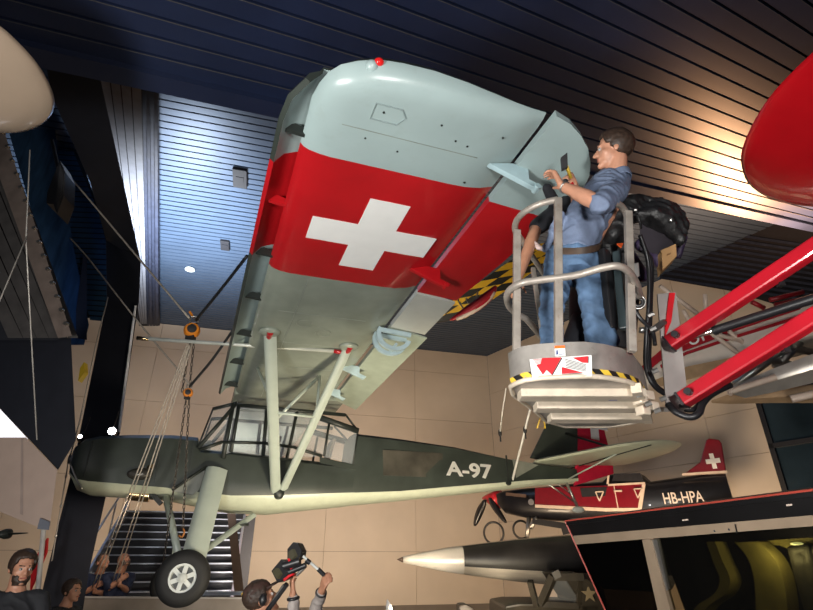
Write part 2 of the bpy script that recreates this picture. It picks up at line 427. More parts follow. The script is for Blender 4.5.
b = MB(); b.tube([lerp(TOPF, LOWS, .45), lerp(TOPR, LOWS, .45)], .018, 8); b.build('jury_strut', m_strut, plane, True, world=False)

# fuselage ------------------------------------------------------------
ST = [ # x, top, bottom, grey line, half width
 (-2.19, -.90, -1.10, -1.07, .16), (-2.16, -.82, -1.24, -1.2, .26), (-2.06, -.73, -1.40, -1.30, .34), (-1.88, -.69, -1.47, -1.34, .40), (-1.5, -.66, -1.49, -1.37, .44),
 (-.9, -.64, -1.52, -1.42, .47), (-.56, -.66, -1.59, -1.46, .48), (-.5, -.83, -1.60, -1.47, .48), (0, -.85, -1.70, -1.52, .48), (.6, -.90, -1.73, -1.51, .47), (1.2, -.95, -1.67, -1.48, .45),
 (1.84, -1.0, -1.61, -1.45, .43), (1.90, -.47, -1.60, -1.45, .42), (2.68, -.51, -1.53, -1.41, .36), (3.8, -.60, -1.42, -1.30, .28), (4.87, -.75, -1.31, -1.20, .19), (5.6, -.83, -1.23, -1.13, .12), (6.55, -.90, -1.15, -1.08, .05)]
def ringf(x, t, bo, g, hw, zs=0):
    L_ = [(0, bo), (hw*.55, bo+.02), (hw*.86, lerp(bo, g, .45)), (hw, g), (hw*1.0, lerp(g, t, .3)), (hw*.99, lerp(g, t, .6)), (hw*.95, t-.07*hw/.4), (hw*.75, t-.015), (0, t+.012)]
    return [V((x, -y, z)) for y, z in L_]+[V((x, y, z)) for y, z in L_[1:-1][::-1]]
b = MB(); rings = [ringf(*s_) for s_ in ST]; n = len(rings[0]); b.v = [q for r in rings for q in r]
for i in range(len(ST)-1):
    for j in range(n):
        b.f.append([i*n+j, i*n+(j+1) % n, (i+1)*n+(j+1) % n, (i+1)*n+j]); b.mi.append(1 if (j < 3 or j >= n-3) else 0)
b.f.append(list(range(n))[::-1]); b.mi.append(0); b.f.append([(len(ST)-1)*n+k for k in range(n)]); b.mi.append(0)
fus = b.build('fuselage', [m_green, m_belly], plane, 38, world=False)
# cowling seams, louvers, doors
for x in (-1.95, -1.05, -.62): 
    t = interp([(s_[0], s_[1]) for s_ in ST], x); g = interp([(s_[0], s_[3]) for s_ in ST], x); hw = interp([(s_[0], s_[4]) for s_ in ST], x)
    b = MB(); b.box((x, -hw-.001, (t+g)/2-.02), (.012, .012, abs(t-g)-.12)); b.build('cowling_seam', m_frame, fus, world=False)
b = MB(); p = SP(140, 474, 1, -.46); b.ell(p, (.17, .07, .085)); b.build('exhaust_blister', mat('blister', (.09, .085, .075), .3, .6), fus, True, world=False)
b = MB(); p = SP(149, 467, 1, -.48); b.cyl(p, p+V((.05, -.06, 0)), .03, 12); b.build('exhaust_stub', m_brass, fus, world=False)
b = MB(); a = SP(130, 494, 1, -.2); c = SP(150, 496, 1, -.22); b.cyl(a, c, .085, 18); d = SP(166, 497, 1, -.25)
b.build('exhaust_pipe', m_brass, plane, 40, world=False)
b = MB(); b.beam(SP(148, 489, 1, -.27), SP(161, 504, 1, -.3), .07, .06); b.build('oil_cooler', m_frame, plane, world=False)
# front ring of the nose, propeller removed
b = MB(); b.torus((-2.17, 0, -.98), (1, 0, 0), .17, .03, 24, 8); b.cyl((-2.26, 0, -.98), (-2.15, 0, -.98), .06, 16); b.build('propeller_shaft', m_steel, plane, True, world=False)
b = MB(); b.tube(smoothpts([SP(70, 463, 1, -.3), SP(76, 478, 1, -.36), SP(82, 489, 1, -.38)]), .012, 8); b.build('cowling_pipe', m_steel, plane, True, world=False)
# registration
b = None
for dx, dz in ((0, 0), (.016, 0), (.008, .008)): b = text_mb('A-97', .335, V((3.57+dx, -.3048+dx*.0795, -1.125+dz)), V((1, .0795, -.03)), V((0, 0, 1)), b, squash=1.39, bold=.004, thick=.006)
b.build('registration_letters', m_white, fus, world=False)
b = MB(); b.box((2.95, -.337, -.96), (1.15, .012, .42), M.Rotation(.082, 3, 'Z')); b.build('paint_patch', mat('patch_green', (.056, .052, .042), .45, var=.4, scale=3), fus, world=False)

# cabin ------------------------------------------------------------
HWc = .60
def W(px, py, y=-.52): return SP(px, py, 1, y)
cab = MB()
A0, A1 = W(198, 448), W(237, 404, -.42); B0, B1 = W(354, 464), W(345, 415, -.42); B2 = W(358, 431, -.42)
pts = dict(sill0=W(198, 449), mid0=W(222, 442, -.58), mid1=W(293, 447, -.58), mid2=W(322, 455, -.55), sill1=W(354, 464, -.45))
segs = [(W(198, 448), W(236, 404, -.45)), (W(233, 405, -.45), W(223, 458, -.5)), (W(239, 405, -.45), W(231, 452, -.5)), (W(267, 408, -.45), W(263, 456, -.5)),
        (W(297, 412, -.45), W(287, 458, -.5)), (W(329, 424, -.45), W(324, 456, -.5)), (W(237, 405, -.45), W(345, 415, -.45)), (W(213, 409, -.3), W(237, 403, -.45)),
        (W(199, 450), W(222, 442, -.55)), (W(222, 442, -.55), W(262, 443, -.55)), (W(262, 443, -.55), W(293, 447, -.55)), (W(293, 447, -.55), W(322, 456, -.52)),
        (W(198, 447, -.5), W(213, 409, -.3)), (W(345, 414, -.4), W(358, 431, -.35)), (W(318, 417, -.45), W(358, 431, -.4)), (W(358, 431, -.4), W(353, 464, -.42))]
rad = [.030, .034, .028, .03, .026, .02, .03, .028, .026, .024, .024, .024, .014, .018, .05, .014]
for (a, c), r_ in zip(segs, rad):
    for sg in (1, -1):
        b = MB(); q = lambda p: V((p.x, p.y*sg, p.z)); b.tube([q(a), q(c)], r_, 10); b.build('cabin_frame', m_frame, plane, True, world=False)
b = MB(); b.prism([V((-.12, -.45, .02)), V((1.7, -.45, .02)), V((1.7, .45, .02)), V((-.12, .45, .02))], (0, 0, .16)); b.build('cabin_roof', m_wolive, plane, world=False, bevel=.02)
b = MB(); b.prism([W(320, 457, -.46), W(354, 465, -.43), W(356, 470, -.43), W(320, 463, -.46)], (0, .03, 0)); b.build('sill_panel', m_green, plane, world=False)
# glazing: one pane per bay on both sides, windscreen and rear light
gl = [[W(198, 448), W(236, 404, -.45), W(213, 409, -.3)], [W(236, 404, -.45), W(198, 449), W(224, 452, -.5), W(233, 405, -.45)], [W(233, 405, -.45), W(239, 405, -.45), W(231, 452, -.5), W(224, 455, -.5)],
      [W(239, 405, -.45), W(267, 408, -.45), W(263, 456, -.5), W(231, 452, -.5)], [W(267, 408, -.45), W(297, 412, -.45), W(287, 458, -.5), W(263, 456, -.5)],
      [W(297, 412, -.45), W(329, 422, -.45), W(324, 456, -.5), W(287, 458, -.5)], [W(329, 422, -.45), W(358, 431, -.4), W(353, 464, -.42), W(324, 457, -.5)]]
for sg in (1, -1):
    for g in gl:
        q = [V((p.x, p.y*sg, p.z)) for p in g]; b = MB(); b.prism(q, (0, .006*sg, 0)); b.build('window_pane', m_glass, plane, world=False)
q = [V((gl[0][0].x, -.5, gl[0][0].z)), V((gl[0][0].x, .5, gl[0][0].z)), V((gl[0][2].x, .3, gl[0][2].z)), V((gl[0][2].x, -.3, gl[0][2].z))]
b = MB(); b.prism(q, (.006, 0, 0)); b.build('windscreen', m_glass, plane, world=False)
# cockpit interior: seats
m_seat = mat('cabin_seat', (.10, .07, .05), .7)
for x in (.35, 1.25):
    b = MB(); b.box((x, 0, -1.02), (.42, .42, .08)); b.beam((x+.22, 0, -1.0), (x+.34, 0, -.55), .4, .06, up=(1,0,0)); b.build('cabin_seat', m_seat, plane, world=False, bevel=.02)
b = MB(); b.box((-.42, 0, -.78), (.12, .7, .16)); b.build('instrument_panel', m_frame, plane, world=False, bevel=.02)

# landing gear ------------------------------------------------------------
WH = SP(183, 578, 1, -1.25)
g0 = SP(217, 469, 1, -.56); g1 = SP(194, 556, 1, -1.1)
faired('gear_leg', g0, g1+(g1-g0)*.05, .30, .11, m_strut, plane)
faired('gear_brace', SP(254, 515, 1, -.25), SP(203, 552, 1, -1.0), .10, .05, m_strut, plane)
b = MB(); b.tube([SP(166, 497, 1, -.35), SP(178, 553, 1, -1.0)], .045, 12); b.build('gear_brace', m_strut, plane, True, world=False)
b = MB(); a = SP(236, 526, 1, -.5); b.tube([a, a+V((.17, 0, .02))], .018, 8); b.build('boarding_step', m_frame, plane, True, world=False)
b = MB(); b.prism([SP(172, 491, 1, -.5), SP(205, 468, 1, -.5), SP(203, 487, 1, -.5), SP(192, 495, 1, -.5)], (0, .02, 0)); b.build('side_panel', mat('side_panel_grey', (.22, .23, .2), .4), plane, world=False)
b = MB(); b.tube([SP(172, 490, 1, -.53), SP(206, 467, 1, -.53)], .022, 8); b.build('gear_frame_tube', m_frame, plane, True, world=False)
def wheel(c, nm):
    ax = V((-.10, -1, -.02)).normalized()
    b = MB(); b.revolve([(-.10, .16), (-.105, .22), (-.085, .275), (-.045, .305), (0, .315), (.045, .305), (.085, .275), (.105, .22), (.10, .16), (.05, .155), (-.05, .155)], c, ax, 40)
    t = b.build(nm, m_tyre, plane, 60, world=False)
    b = MB(); b.revolve([(-.07, .155), (.07, .165), (.085, .165), (.085, .135), (.05, .125), (-.07, .12)], c, ax, 32)
    b.revolve([(.0, .06), (.10, .055), (.11, .03), (.112, .001)], c, ax, 20)
    x = ax.cross(V((0,0,1))).normalized(); y = ax.cross(x)
    for k in range(6):
        a = 2*pi*k/6+.3; d = x*cos(a)+y*sin(a); b.beam(c+ax*.06+d*.04, c+ax*.06+d*.15, .05, .04, up=ax)
    b.build('wheel_rim', m_hub, t, 40, world=False)
    b = MB(); b.cyl(c-ax*.05, c+ax*.045, .15, 24); b.build('brake_drum', m_frame, t, world=False)
    b = MB(); b.cyl(c-ax*.12, c-ax*.35, .05, 14); b.build('axle', m_frame, t, world=False)
wheel(WH, 'wheel')
wheel(SP(172, 584, 1, .9), 'wheel')
b = MB(); b.tube([SP(176, 548, 1, .6), SP(172, 584, 1, .8)], .05, 10); b.build('gear_leg', m_strut, plane, world=False)

# tail ------------------------------------------------------------
def TF(px, py): return SP(px, py, 1, 0)
b = MB(); fin = [TF(530, 458), TF(546, 425), TF(552, 408), TF(570, 405), TF(577, 430), TF(577, 466)]; b.prism([p+V((0,-.035,0)) for p in fin], (0, .07, 0)); b.build('fin', m_green, plane, world=False, bevel=.02)
b = MB(); rud = [TF(574, 486), TF(577, 440), TF(571, 410), TF(578, 400), TF(594, 402), TF(601, 420), TF(612, 463), TF(613, 474)]; b.prism([p+V((0,-.03,0)) for p in rud], (0, .06, 0)); ru = b.build('rudder', mat('rudder_red', (.52, .012, .045), .4), plane, world=False, bevel=.015)
cc = TF(593, 424); b = MB(); ex = V((1, 0, -.12)).normalized(); ez = V((.15, 0, 1)).normalized(); s_ = .62
b.prism([cc+ex*x*s_+ez*y*s_+V((0, -.034, 0)) for x, y in pl], (0, .002, 0)); b.build('rudder_cross', m_white, ru, world=False)
stz = -.80
def TS(px, py): return SP(px, py, 2, stz)
def stab(sg):
    near = [(539, 462), (560, 467), (585, 468.5), (612, 468.5), (640, 466.5), (662, 462), (676, 455.5), (680, 450), (676, 445.5), (664, 443), (648, 443), (628, 445), (600, 450), (570, 456)]
    P = [TS(*p) for p in near]; P = [V((p.x, -abs(p.y) if p.y < 0 else p.y, p.z)) for p in P]
    return P
cb = []
P = [V((5.55, -.05, stz)), V((5.70, -.65, stz)), V((5.9, -1.1, stz)), V((6.12, -1.6, stz)), V((6.35, -1.9, stz)), V((6.65, -2.1, stz)), V((6.95, -2.13, stz)), V((7.25, -2.05, stz)), V((7.5, -1.8, stz)), V((7.66, -1.4, stz)), V((7.72, -.9, stz)), V((7.68, -.4, stz)), V((7.5, -.12, stz)), V((7.0, -.05, stz))]
for sg in (1, -1):
    b = MB(); Q = [V((p.x, p.y*sg, p.z)) for p in smoothpts(P, 3, True)]
    cen = sum(Q, V())/len(Q); n = len(Q)
    rings = [[p for p in Q], [lerp(p, cen, .08)+V((0, 0, .05)) for p in Q]]
    b.loft([[lerp(p, cen, .06)+V((0, 0, -.03)) for p in Q], Q, [lerp(p, cen, .06)+V((0, 0, .03)) for p in Q]])
    st = b.build('stabilizer', [m_belly], plane, 30, world=False)
    b = MB(); b.tube([V((6.62, -.05*sg, stz-.036)), V((6.68, -1.95*sg, stz-.036))], .012, 6); b.build('elevator_hinge', m_frame, st, world=False)
b = MB(); b.tube([V((6.45, -.04, -.2)), V((6.62, -1.25, stz+.03))], .022, 8); b.build('tail_strut', m_frame, plane, True, world=False)
b = MB(); b.tube([V((6.3, -.04, -1.1)), V((6.62, -1.15, stz-.03))], .015, 8); b.build('tail_strut', m_strut, plane, True, world=False)
a = TF(566, 482); c = TF(578, 508)
b = MB(); b.tube([a, c], .03, 10); b.tube([TF(545, 482), lerp(a, c, .8)], .015, 8); b.tube([TF(553, 480), lerp(a, c, .5)], .012, 8)
tw = b.build('tailskid_leg', m_steel, plane, True, world=False)
b = MB(); b.ell(c+V((0, 0, -.03)), (.14, .06, .06)); b.build('tailskid_shoe', m_hub, tw, True, world=False)
b = MB(); b.cyl(V((4.88, -.2, -.72)), V((4.85, -.2, -1.22)), .018, 8); b.cyl(V((4.85, -.19, -1.22)), V((4.85, -.24, -1.22)), .045, 12); b.build('lifting_lug', m_frame, plane, world=False)
b = MB(); b.prism([V((5.02, -.17, -.78)), V((5.62, -.118, -.86)), V((5.05, -.172, -1.12))], (0, -.012, 0)); b.build('tail_panel', mat('tail_panel_grey', (.22, .23, .2), .35), fus, world=False)
# ================================================================ left side of the hall
m_bluepan = mat('blue_rib', (.035, .085, .16), .4, .2, var=.2, scale=2)
m_dkedge = mat('dark_navy_strip', (.022, .028, .05), .4, .2, var=.3)
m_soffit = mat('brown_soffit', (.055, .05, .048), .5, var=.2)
m_bolt = mat('bolt_steel', (.35, .32, .28), .3, .9)
m_cream = mat('cream_box', (.40, .30, .25), .5, var=.05)
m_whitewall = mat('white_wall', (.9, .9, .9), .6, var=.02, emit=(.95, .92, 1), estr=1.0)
m_cable = mat('cable_pale', (.45, .42, .38), .4, .3)
Yax = V((0, 1, 0)); Zax = V((0, 0, 1))
def plate(b, pix, p0, n, thick):
    q = [UP(*p, V(p0), V(n)) for p in pix]; n = (sum(q, V())/len(q)-CAM).normalized()
    b.prism(q, n*thick); return q
PZ = lambda z: (V((0, 0, 1.65+(z-1.65)*(K if z > 7.5 else 1))), Zax)
PY_ = lambda y: (V((0, y, 0)), Yax)
# soffit strips running beside the ribbed ceiling
b = MB()
xt = [142, 146, 150, 154, 158]; xb = [147, 149.7, 152.6, 155.6, 159]
for i in range(4):
    b.m = 0; plate(b, [(xt[i], 80+i), (xt[i+1]-.7, 81+i), (xb[i+1]-.4, 326), (xb[i], 326)], *PZ(8.0-.08*(i % 2)), .25)
plate(b, [(141, 80), (159, 80), (160, 328), (146, 328)], *PZ(8.27), .05)
struct(b.build('trim_1', [m_dkedge]))
b = MB(); xt = [99, 109.5, 120, 131, 142]; xb = [140.5, 142, 143.6, 145.3, 147]
for i in range(4): plate(b, [(xt[i], 72), (xt[i+1]-1.2, 72), (xb[i+1]-.3, 324), (xb[i], 324)], *PZ(7.9), .12)
struct(b.build('trim_2', m_grey))
b = MB(); plate(b, [(95, 70), (143, 70), (148, 326), (139, 326)], *PZ(8.04), .05); struct(b.build('trim_3', m_dark))
# roof beam and leaning column
b = MB(); plate(b, [(45, 60), (98, 60), (101, 82), (141, 262), (106, 240), (90, 182), (52, 96)], *PZ(7.2), .5); struct(b.build('roof_beam', m_black))
b = MB(); plate(b, [(106, 238), (141, 260), (139, 300), (120, 432), (104, 505), (89, 572), (82, 615), (30, 640), (72, 470), (107, 300)], *PY_(8.8), .45); struct(b.build('column', m_black))
b = MB(); b.cyl(UP(135.5, 306, *PY_(8.75)), UP(119, 432, *PY_(8.75)), .022, 8)  # white strip imitates the light along the column's right edge
tag(b.build('lit_edge_strip', mat('lit_edge_white', (.8, .82, .9), .4)), 'thin white strip added for the lit right edge of the leaning black column', 'rail')
# ribbed blue panel, smooth navy panel
def ribs(b, left, right, y0, y1, step, p0, n, thick, gap=.2, tilt=0):
    y = y0
    while y < y1:
        a = y; c = y+step*(1-gap)
        plate(b, [(interp(left, a), a), (interp(right, a), a+tilt), (interp(right, c), c+tilt), (interp(left, c), c)], p0, n, thick); y += step
b = MB(); ribs(b, [(108, 46), (180, 56), (250, 70), (300, 84), (318, 90)], [(108, 56), (120, 61), (212, 99), (245, 107), (318, 108)], 108, 316, 5.2, *PY_(10.3), .08, .22, 1.5)
b.m = 1; plate(b, [(44, 100), (60, 100), (110, 240), (110, 318), (86, 318), (66, 250)], *PY_(10.42), .05)
struct(b.build('wall_ribbed', [m_bluepan, m_black]))
b = MB(); plate(b, [(6, 122), (40, 100), (52, 112), (74, 250), (89, 325), (84, 345), (70, 345)], *PY_(9.6), .12); struct(b.build('wall_navy', m_navy))
b = MB(); plate(b, [(84, 250), (87, 255), (87, 340), (76, 338), (76, 310)], *PY_(9.2), .2); struct(b.build('trim_4', m_black))
# black loudspeaker hung by the navy panel
o = U(55, 190, 8.2)
t = thing('loudspeaker', 'black wedge loudspeaker hung in front of the navy panel at far left', 'loudspeaker', o)
b = MB(); q = [U(*p, 8.2) for p in ((60, 160), (65, 172), (64, 196), (57, 214), (53, 204), (46, 203), (47, 192), (53, 176))]; b.prism(q, (-.12, .45, .1)); b.build('cabinet', mat('speaker_black', (.018, .018, .022), .45), t, bevel=.01)
b = MB(); b.prism([U(*p, 8.18) for p in ((60, 165), (63.5, 174), (62, 193), (57, 208), (56, 196))], (0, .015, 0)); b.build('speaker_grille', mat('speaker_grille', (.03, .03, .035), .8), t)
b = MB(); b.tube([U(58, 168, 8.4), U(52, 140, 9.2)], .03, 8); b.build('bracket', m_black, t)
# brown bolted beam and soffit
b = MB(); plate(b, [(-25, 60), (3, 128), (72, 336), (58, 338), (-25, 110)], *PY_(5.2), .25); bm_ = struct(b.build('beam_bolted', m_brown))
for k in range(16):
    y_ = 120+k*13.6; x_ = interp([(128, 3), (336, 72)], y_)-1.5 if y_ > 128 else y_/128*3-3
    p = UP(x_, y_, *PY_(5.2)); b = MB(); b.cyl(p-V((0, .03, 0)), p+V((0, .02, 0)), .022, 8); b.build('bolt', m_bolt, bm_)
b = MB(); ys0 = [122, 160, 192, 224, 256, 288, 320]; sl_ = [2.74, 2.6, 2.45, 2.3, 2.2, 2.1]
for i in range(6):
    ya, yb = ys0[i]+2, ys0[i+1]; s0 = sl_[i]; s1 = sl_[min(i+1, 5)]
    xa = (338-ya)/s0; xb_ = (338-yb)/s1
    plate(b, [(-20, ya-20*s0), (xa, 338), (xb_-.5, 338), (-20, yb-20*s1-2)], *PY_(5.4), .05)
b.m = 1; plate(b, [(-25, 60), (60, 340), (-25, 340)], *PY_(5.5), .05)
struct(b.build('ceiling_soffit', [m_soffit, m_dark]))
b = MB(); plate(b, [(-60, 336), (71, 338), (76, 440), (58, 470), (27, 437), (0, 409), (-60, 350)], *PY_(5.8), .15); struct(b.build('beam_dark', m_black))
# bright opening and the cream box below it
b = MB(); plate(b, [(-40, 385), (0, 409), (28, 439), (-40, 439)], *PY_(6.1), .02); struct(b.build('window_1', m_whitewall))
b = MB(); plate(b, [(-60, 437.5), (26, 437.5), (57, 470), (50, 526), (38, 527), (-60, 488)], *PY_(5.75), .5); struct(b.build('wall_box', m_cream))
b = MB(); plate(b, [(40, 518), (50, 522), (49, 530), (37, 529)], *PY_(5.7), .08); struct(b.build('trim_5', m_grey))
b = MB(); plate(b, [(21, 438), (23.2, 438), (23, 515), (20, 514)], *PY_(5.745), .005); struct(b.build('trim_6', mat('box_joint', (.3, .23, .2), .6)))
# yellow wedge, red banner, black propeller
b = MB(); b.prism([U(84, 362, 7.8), U(84.5, 372, 7.8), U(78, 381, 7.8), U(80, 368, 7.8)], (0, .1, 0)); tag(b.build('marker_flag', mat('yellow_marker', (.6, .42, .02), .5)), 'small yellow wedge marker on the dark column left of the cables', 'marker')
b = MB(); b.prism([U(*p, 7.0) for p in ((47, 538), (46, 552), (38, 572), (30, 590), (31, 568), (36, 556))], (0, .04, 0))
tag(b.build('banner', mat('red_banner', (.55, .015, .02), .5)), 'red banner hanging behind the bearded man at far left', 'banner')
o = U(5, 534, 6.6); t = thing('propeller', 'dark propeller seen edge-on below the cream box at far left', 'propeller', o)
for sg in (1, -1):
    b = MB(); rings = []
    for k in range(7):
        s_ = k/6; c = o+V((.30*s_*sg+.02*sg, -.05*s_, .01*s_)); w_ = .05*(1-.6*s_)+.015*sin(pi*s_); rings.append([c+V((0, a*.6*w_, d*w_*.7)) for a, d in ((-1, 0), (0, .35), (1, 0), (0, -.35))])
    b.loft(rings); b.build('blade', m_frame, t, True)
b = MB(); b.revolve([(-.10, .001), (-.08, .04), (0, .06), (.06, .06)], o, (.1, 1, .1), 16); b.build('hub', m_frame, t, True)
# cables hung from the roof
def cable(name, pts, r, m, label, cat='cable', group=None, seg=6):
    b = MB(); b.tube(pts, r, seg); return tag(b.build(name, m, None, True), label, cat, group)
cable('cable', [U(30, 150, 5.1), U(26, 240, 5.0), U(37, 440, 4.9)], .006, m_cable, 'thin pale cable hanging in front of the brown ribbed soffit')
cable('cable', [U(27, 236, 5.0), U(0, 300, 4.7), U(-20, 350, 4.5)], .006, m_cable, 'thin cable branching to the lower left from the soffit cable')
cable('cable', [U(108, 297, 8.4), U(97, 340, 8.2), U(80, 420, 8.0), U(68, 464, 7.9)], .010, m_cable, 'pale cable hanging down the face of the leaning black column')
ch = [U(lerp(68, 44, k/24), lerp(464, 608, k/24), 7.9) for k in range(25)]
t = thing('chain', 'fine bright chain hanging along the left edge of the leaning column', 'chain', ch[0])
b = MB(); b.tube(ch, .009, 6); b.build('cord', m_cable, t, True)
for k in range(2, 24, 5):
    b = MB(); b.ell(ch[k], (.018, .018, .03), None, 8, 6); b.build('bead', m_steel, t, True)
b = MB(); b.cyl(U(44, 526, 6.9), U(37, 600, 6.8), .03, 10); tag(b.build('pole', mat('pole_white', (.55, .52, .5), .5)), 'pale upright pole behind the bearded man', 'pole')
# bright spot lamp behind the engine cowling
def spotlamp(px, py, t_, aim, r, e, label):
    o = U(px, py, t_); d = V(aim).normalized(); t = thing('spotlight', label, 'lamp', o)
    b = MB(); b.revolve([(-.22, .05), (-.2, .09), (-.02, r*1.25), (0, r*1.25), (.0, r), (-.03, r)], o, d, 20); b.build('lamp_housing', m_black, t, 40)
    b = MB(); b.revolve([(-.02, r), (.0, r*.98), (.012, r*.6), (.016, .001)], o, d, 20); b.build('lens', mat('lamp_glow', (1, 1, 1), .3, emit=(1, .96, .92), estr=e), t, True)
    b = MB(); b.tube([o-d*.15, o-d*.15+V((0, .05, .35))], .015, 8); b.build('bracket', m_black, t)
    return o
spotlamp(112, 431, 8.3, (.5, -.85, -.1), .055, 40, 'dazzling spotlight just above the engine cowling')
spotlamp(80, 436.5, 8.3, (.3, -.9, -.1), .03, 14, 'small bright lamp at the very tip of the nose, left of the spotlight')

# stairs behind the men ------------------------------------------------------------
m_tread = mat('tread_dark', (.035, .04, .06), .5); m_nose = mat('nosing', (.50, .55, .66), .35, .4); m_rail = mat('stair_rail', (.45, .48, .55), .35, .6); m_brownpost = mat('brown_post', (.06, .035, .025), .6)
DV = V((-DL.y, DL.x, 0)); SO = V((-6.45, 11.3, 0))+V((0, 0, 0))
t = thing('staircase', 'dark open staircase with pale nosings rising behind the two navy-shirted men', 'staircase', SO)
b = MB(); nb = []
Rz = M.Rotation(atan2(DL.y, DL.x), 3, 'Z'); WST = 3.0
for i in range(1, 17):
    c = SO+DL*WST/2+DV*(.26*i-.6)+V((0, 0, .175*i)); mb = MB(); mb.box(c, (WST, .29, .04), Rz); mb.box(c+DV*.13-V((0, 0, .09)), (WST, .01, .17), Rz); tr = mb.build('tread', m_tread, t)
    mb = MB(); mb.box(c-DV*.15+V((0, 0, .0)), (WST, .02, .030), Rz); mb.build('nosing', m_nose, tr)
for sg, nm in ((0, 'stringer'), (1, 'stringer')):
    e = SO+DL*(WST*sg)
    b = MB(); b.beam(e+DV*-.6+V((0, 0, .1)), e+DV*3.6+V((0, 0, 2.93)), .05, .32); b.build(nm, m_rail if not sg else m_nose, t)
b = MB(); e = SO+DL*(-.05)
b.tube([e+DV*-.2+V((0, 0, 1.25)), e+DV*3.4+V((0, 0, 3.6))], .025, 8); b.build('handrail', m_rail, t, True)
for k in (0, 1.2, 2.4, 3.4):
    b = MB(); b.tube([e+DV*k+V((0, 0, .175*(k+.6)/.26)), e+DV*k+V((0, 0, 1.38+k*.653))], .02, 8); b.build('baluster', m_rail, t, True)
b = MB(); plate(b, [(226, 500), (234, 500), (246, 612), (236, 612)], *PY_(10.9), .2); struct(b.build('trim_7', m_brownpost))
b = MB(); b.box(SO+DL*WST/2+DV*4.3+V((0, 0, 1.4)), (3.6, .06, 2.8), Rz); struct(b.build('partition', m_black))
# downlight and two dark vents on the ribbed ceiling
for (px, py, s_, lab) in ((240, 178, 1, 'black square vent on the lit ribbed ceiling, the upper of two'), (225, 245, .75, 'black square vent on the ribbed ceiling, the lower of two')):
    o = UZ(px, py, HC-.02); t = thing('ceiling_vent', lab, 'vent', o); b = MB(); b.box(o, (.34*s_*1.1, .52*s_*1.5, .1), Rz); b.build('housing', m_dark, t, bevel=.01)
    b = MB(); b.box(o-V((0, 0, .055)), (.2, .2, .02), Rz); b.build('grille', m_dark, t)
o = UZ(190, 269, HC-.02); t = thing('downlight', 'small round downlight in the blue ribbed ceiling near the hook', 'lamp', o)
b = MB(); b.revolve([(0, .17), (.04, .17), (.05, .11), (.03, .1)], o, (0, 0, -1), 20); b.build('ring', m_hub, t)
b = MB(); b.cyl(o-V((0, 0, .02)), o-V((0, 0, .035)), .07, 16); b.build('lens', mat('downlight_glow', (1, 1, 1), .3, emit=(1, .85, .6), estr=.5), t)
# dark window in the right wall
ZK = lambda z: 1.65+(z-1.65)*K
RR = M.Rotation(atan2(DR.y, DR.x), 3, 'Z'); u0 = 8.33*K; wl = 9.4; zb, zt = ZK(1.2), ZK(5.05)
b = MB(); b.box(CRN+DR*(u0+wl/2)+NR*.03+V((0, 0, (zb+zt)/2)), (wl, .06, zt-zb), RR)
wn = struct(b.build('window_2', mat('dark_glass', (.02, .035, .05), .08, var=.5, scale=.5)))
b = MB()
for z in (zb, ZK(2.6), ZK(3.75), zt): b.box(CRN+DR*(u0+wl/2)+NR*.09+V((0, 0, z)), (wl, .1, .13), RR)
for u in (u0+.06, u0+3, u0+6): b.box(CRN+DR*u+NR*.09+V((0, 0, (zb+zt)/2)), (.14, .1, zt-zb), RR)
b.build('window_frame', m_black, wn)
# dark ribbed panel that drops over the right wall
b = MB(); PR0 = CRN+NR*.25
pk = [(655, 270), (662, 279), (731, 291), (800, 312), (830, 300), (830, 225), (690, 215)]
plate(b, pk, PR0, NR, .05)
b.m = 1
for k in range(16):
    y_ = 222+k*5.4; a_ = [(max(660, 655+(y_-270)*.8), y_), (830, y_+26), (830, y_+28.6), (max(660, 655+(y_-270)*.8), y_+2.6)]
    if y_+26 < 306: plate(b, a_, PR0+NR*.06, NR, .05)
struct(b.build('ceiling_drop', [m_dark, m_dkedge]))
# ================================================================ people: shared builders
m_skin = mat('skin', (.48, .235, .15), .45, var=.08, scale=20)
m_skin2 = mat('skin_tan', (.42, .20, .12), .5, var=.08, scale=20)
m_hair = mat('hair_brown', (.035, .020, .013), .55, var=.4, scale=60)
m_hairg = mat('hair_short', (.10, .07, .055), .6, var=.4, scale=60)
m_eye = mat('eye_white', (.38, .35, .33), .2); m_iris = mat('iris', (.02, .015, .01), .2); m_lip = mat('lips', (.36, .12, .09), .5)
def cap(b, p0, p1, r0, r1, seg=12):
    p0 = V(p0); p1 = V(p1); d = (p1-p0); L_ = d.length; d = d/L_ if L_ > 1e-6 else V((0, 0, 1))
    x = d.cross(V((0, 0, 1)))
    if x.length < .1: x = d.cross(V((1, 0, 0)))
    x.normalize(); y = d.cross(x); rings = []
    def rg(c, r): rings.append([c+(x*cos(2*pi*k/seg)+y*sin(2*pi*k/seg))*r for k in range(seg)])
    for a in (80, 55, 28): rg(p0-d*r0*sin(radians(a)), r0*cos(radians(a)))
    rg(p0, r0); rg(p1, r1)
    for a in (28, 55, 80): rg(p1+d*r1*sin(radians(a)), r1*cos(radians(a)))
    b.loft(rings)
def chain_(b, pts, rs):
    for i in range(len(pts)-1): cap(b, pts[i], pts[i+1], rs[i], rs[i+1])
def frame(f, u):
    f = V(f).normalized(); u = V(u); u = (u-f*u.dot(f)).normalized(); l = u.cross(f); return f, l, u, M((f, l, u)).transposed()
def trunk(b, secs, side, seg=20):      # secs: centre, half width (side), half depth
    side = V(side).normalized(); rings = []
    for i, (c, w_, d_) in enumerate(secs):
        a = V(secs[max(i-1, 0)][0]); e = V(secs[min(i+1, len(secs)-1)][0]); t = (e-a).normalized(); s = (side-t*side.dot(t)).normalized(); f = t.cross(s)
        rings.append([V(c)+s*w_*cos(2*pi*k/seg)*(1 if abs(cos(2*pi*k/seg)) < .9 else .98)+f*d_*sin(2*pi*k/seg) for k in range(seg)])
    b.loft(rings)
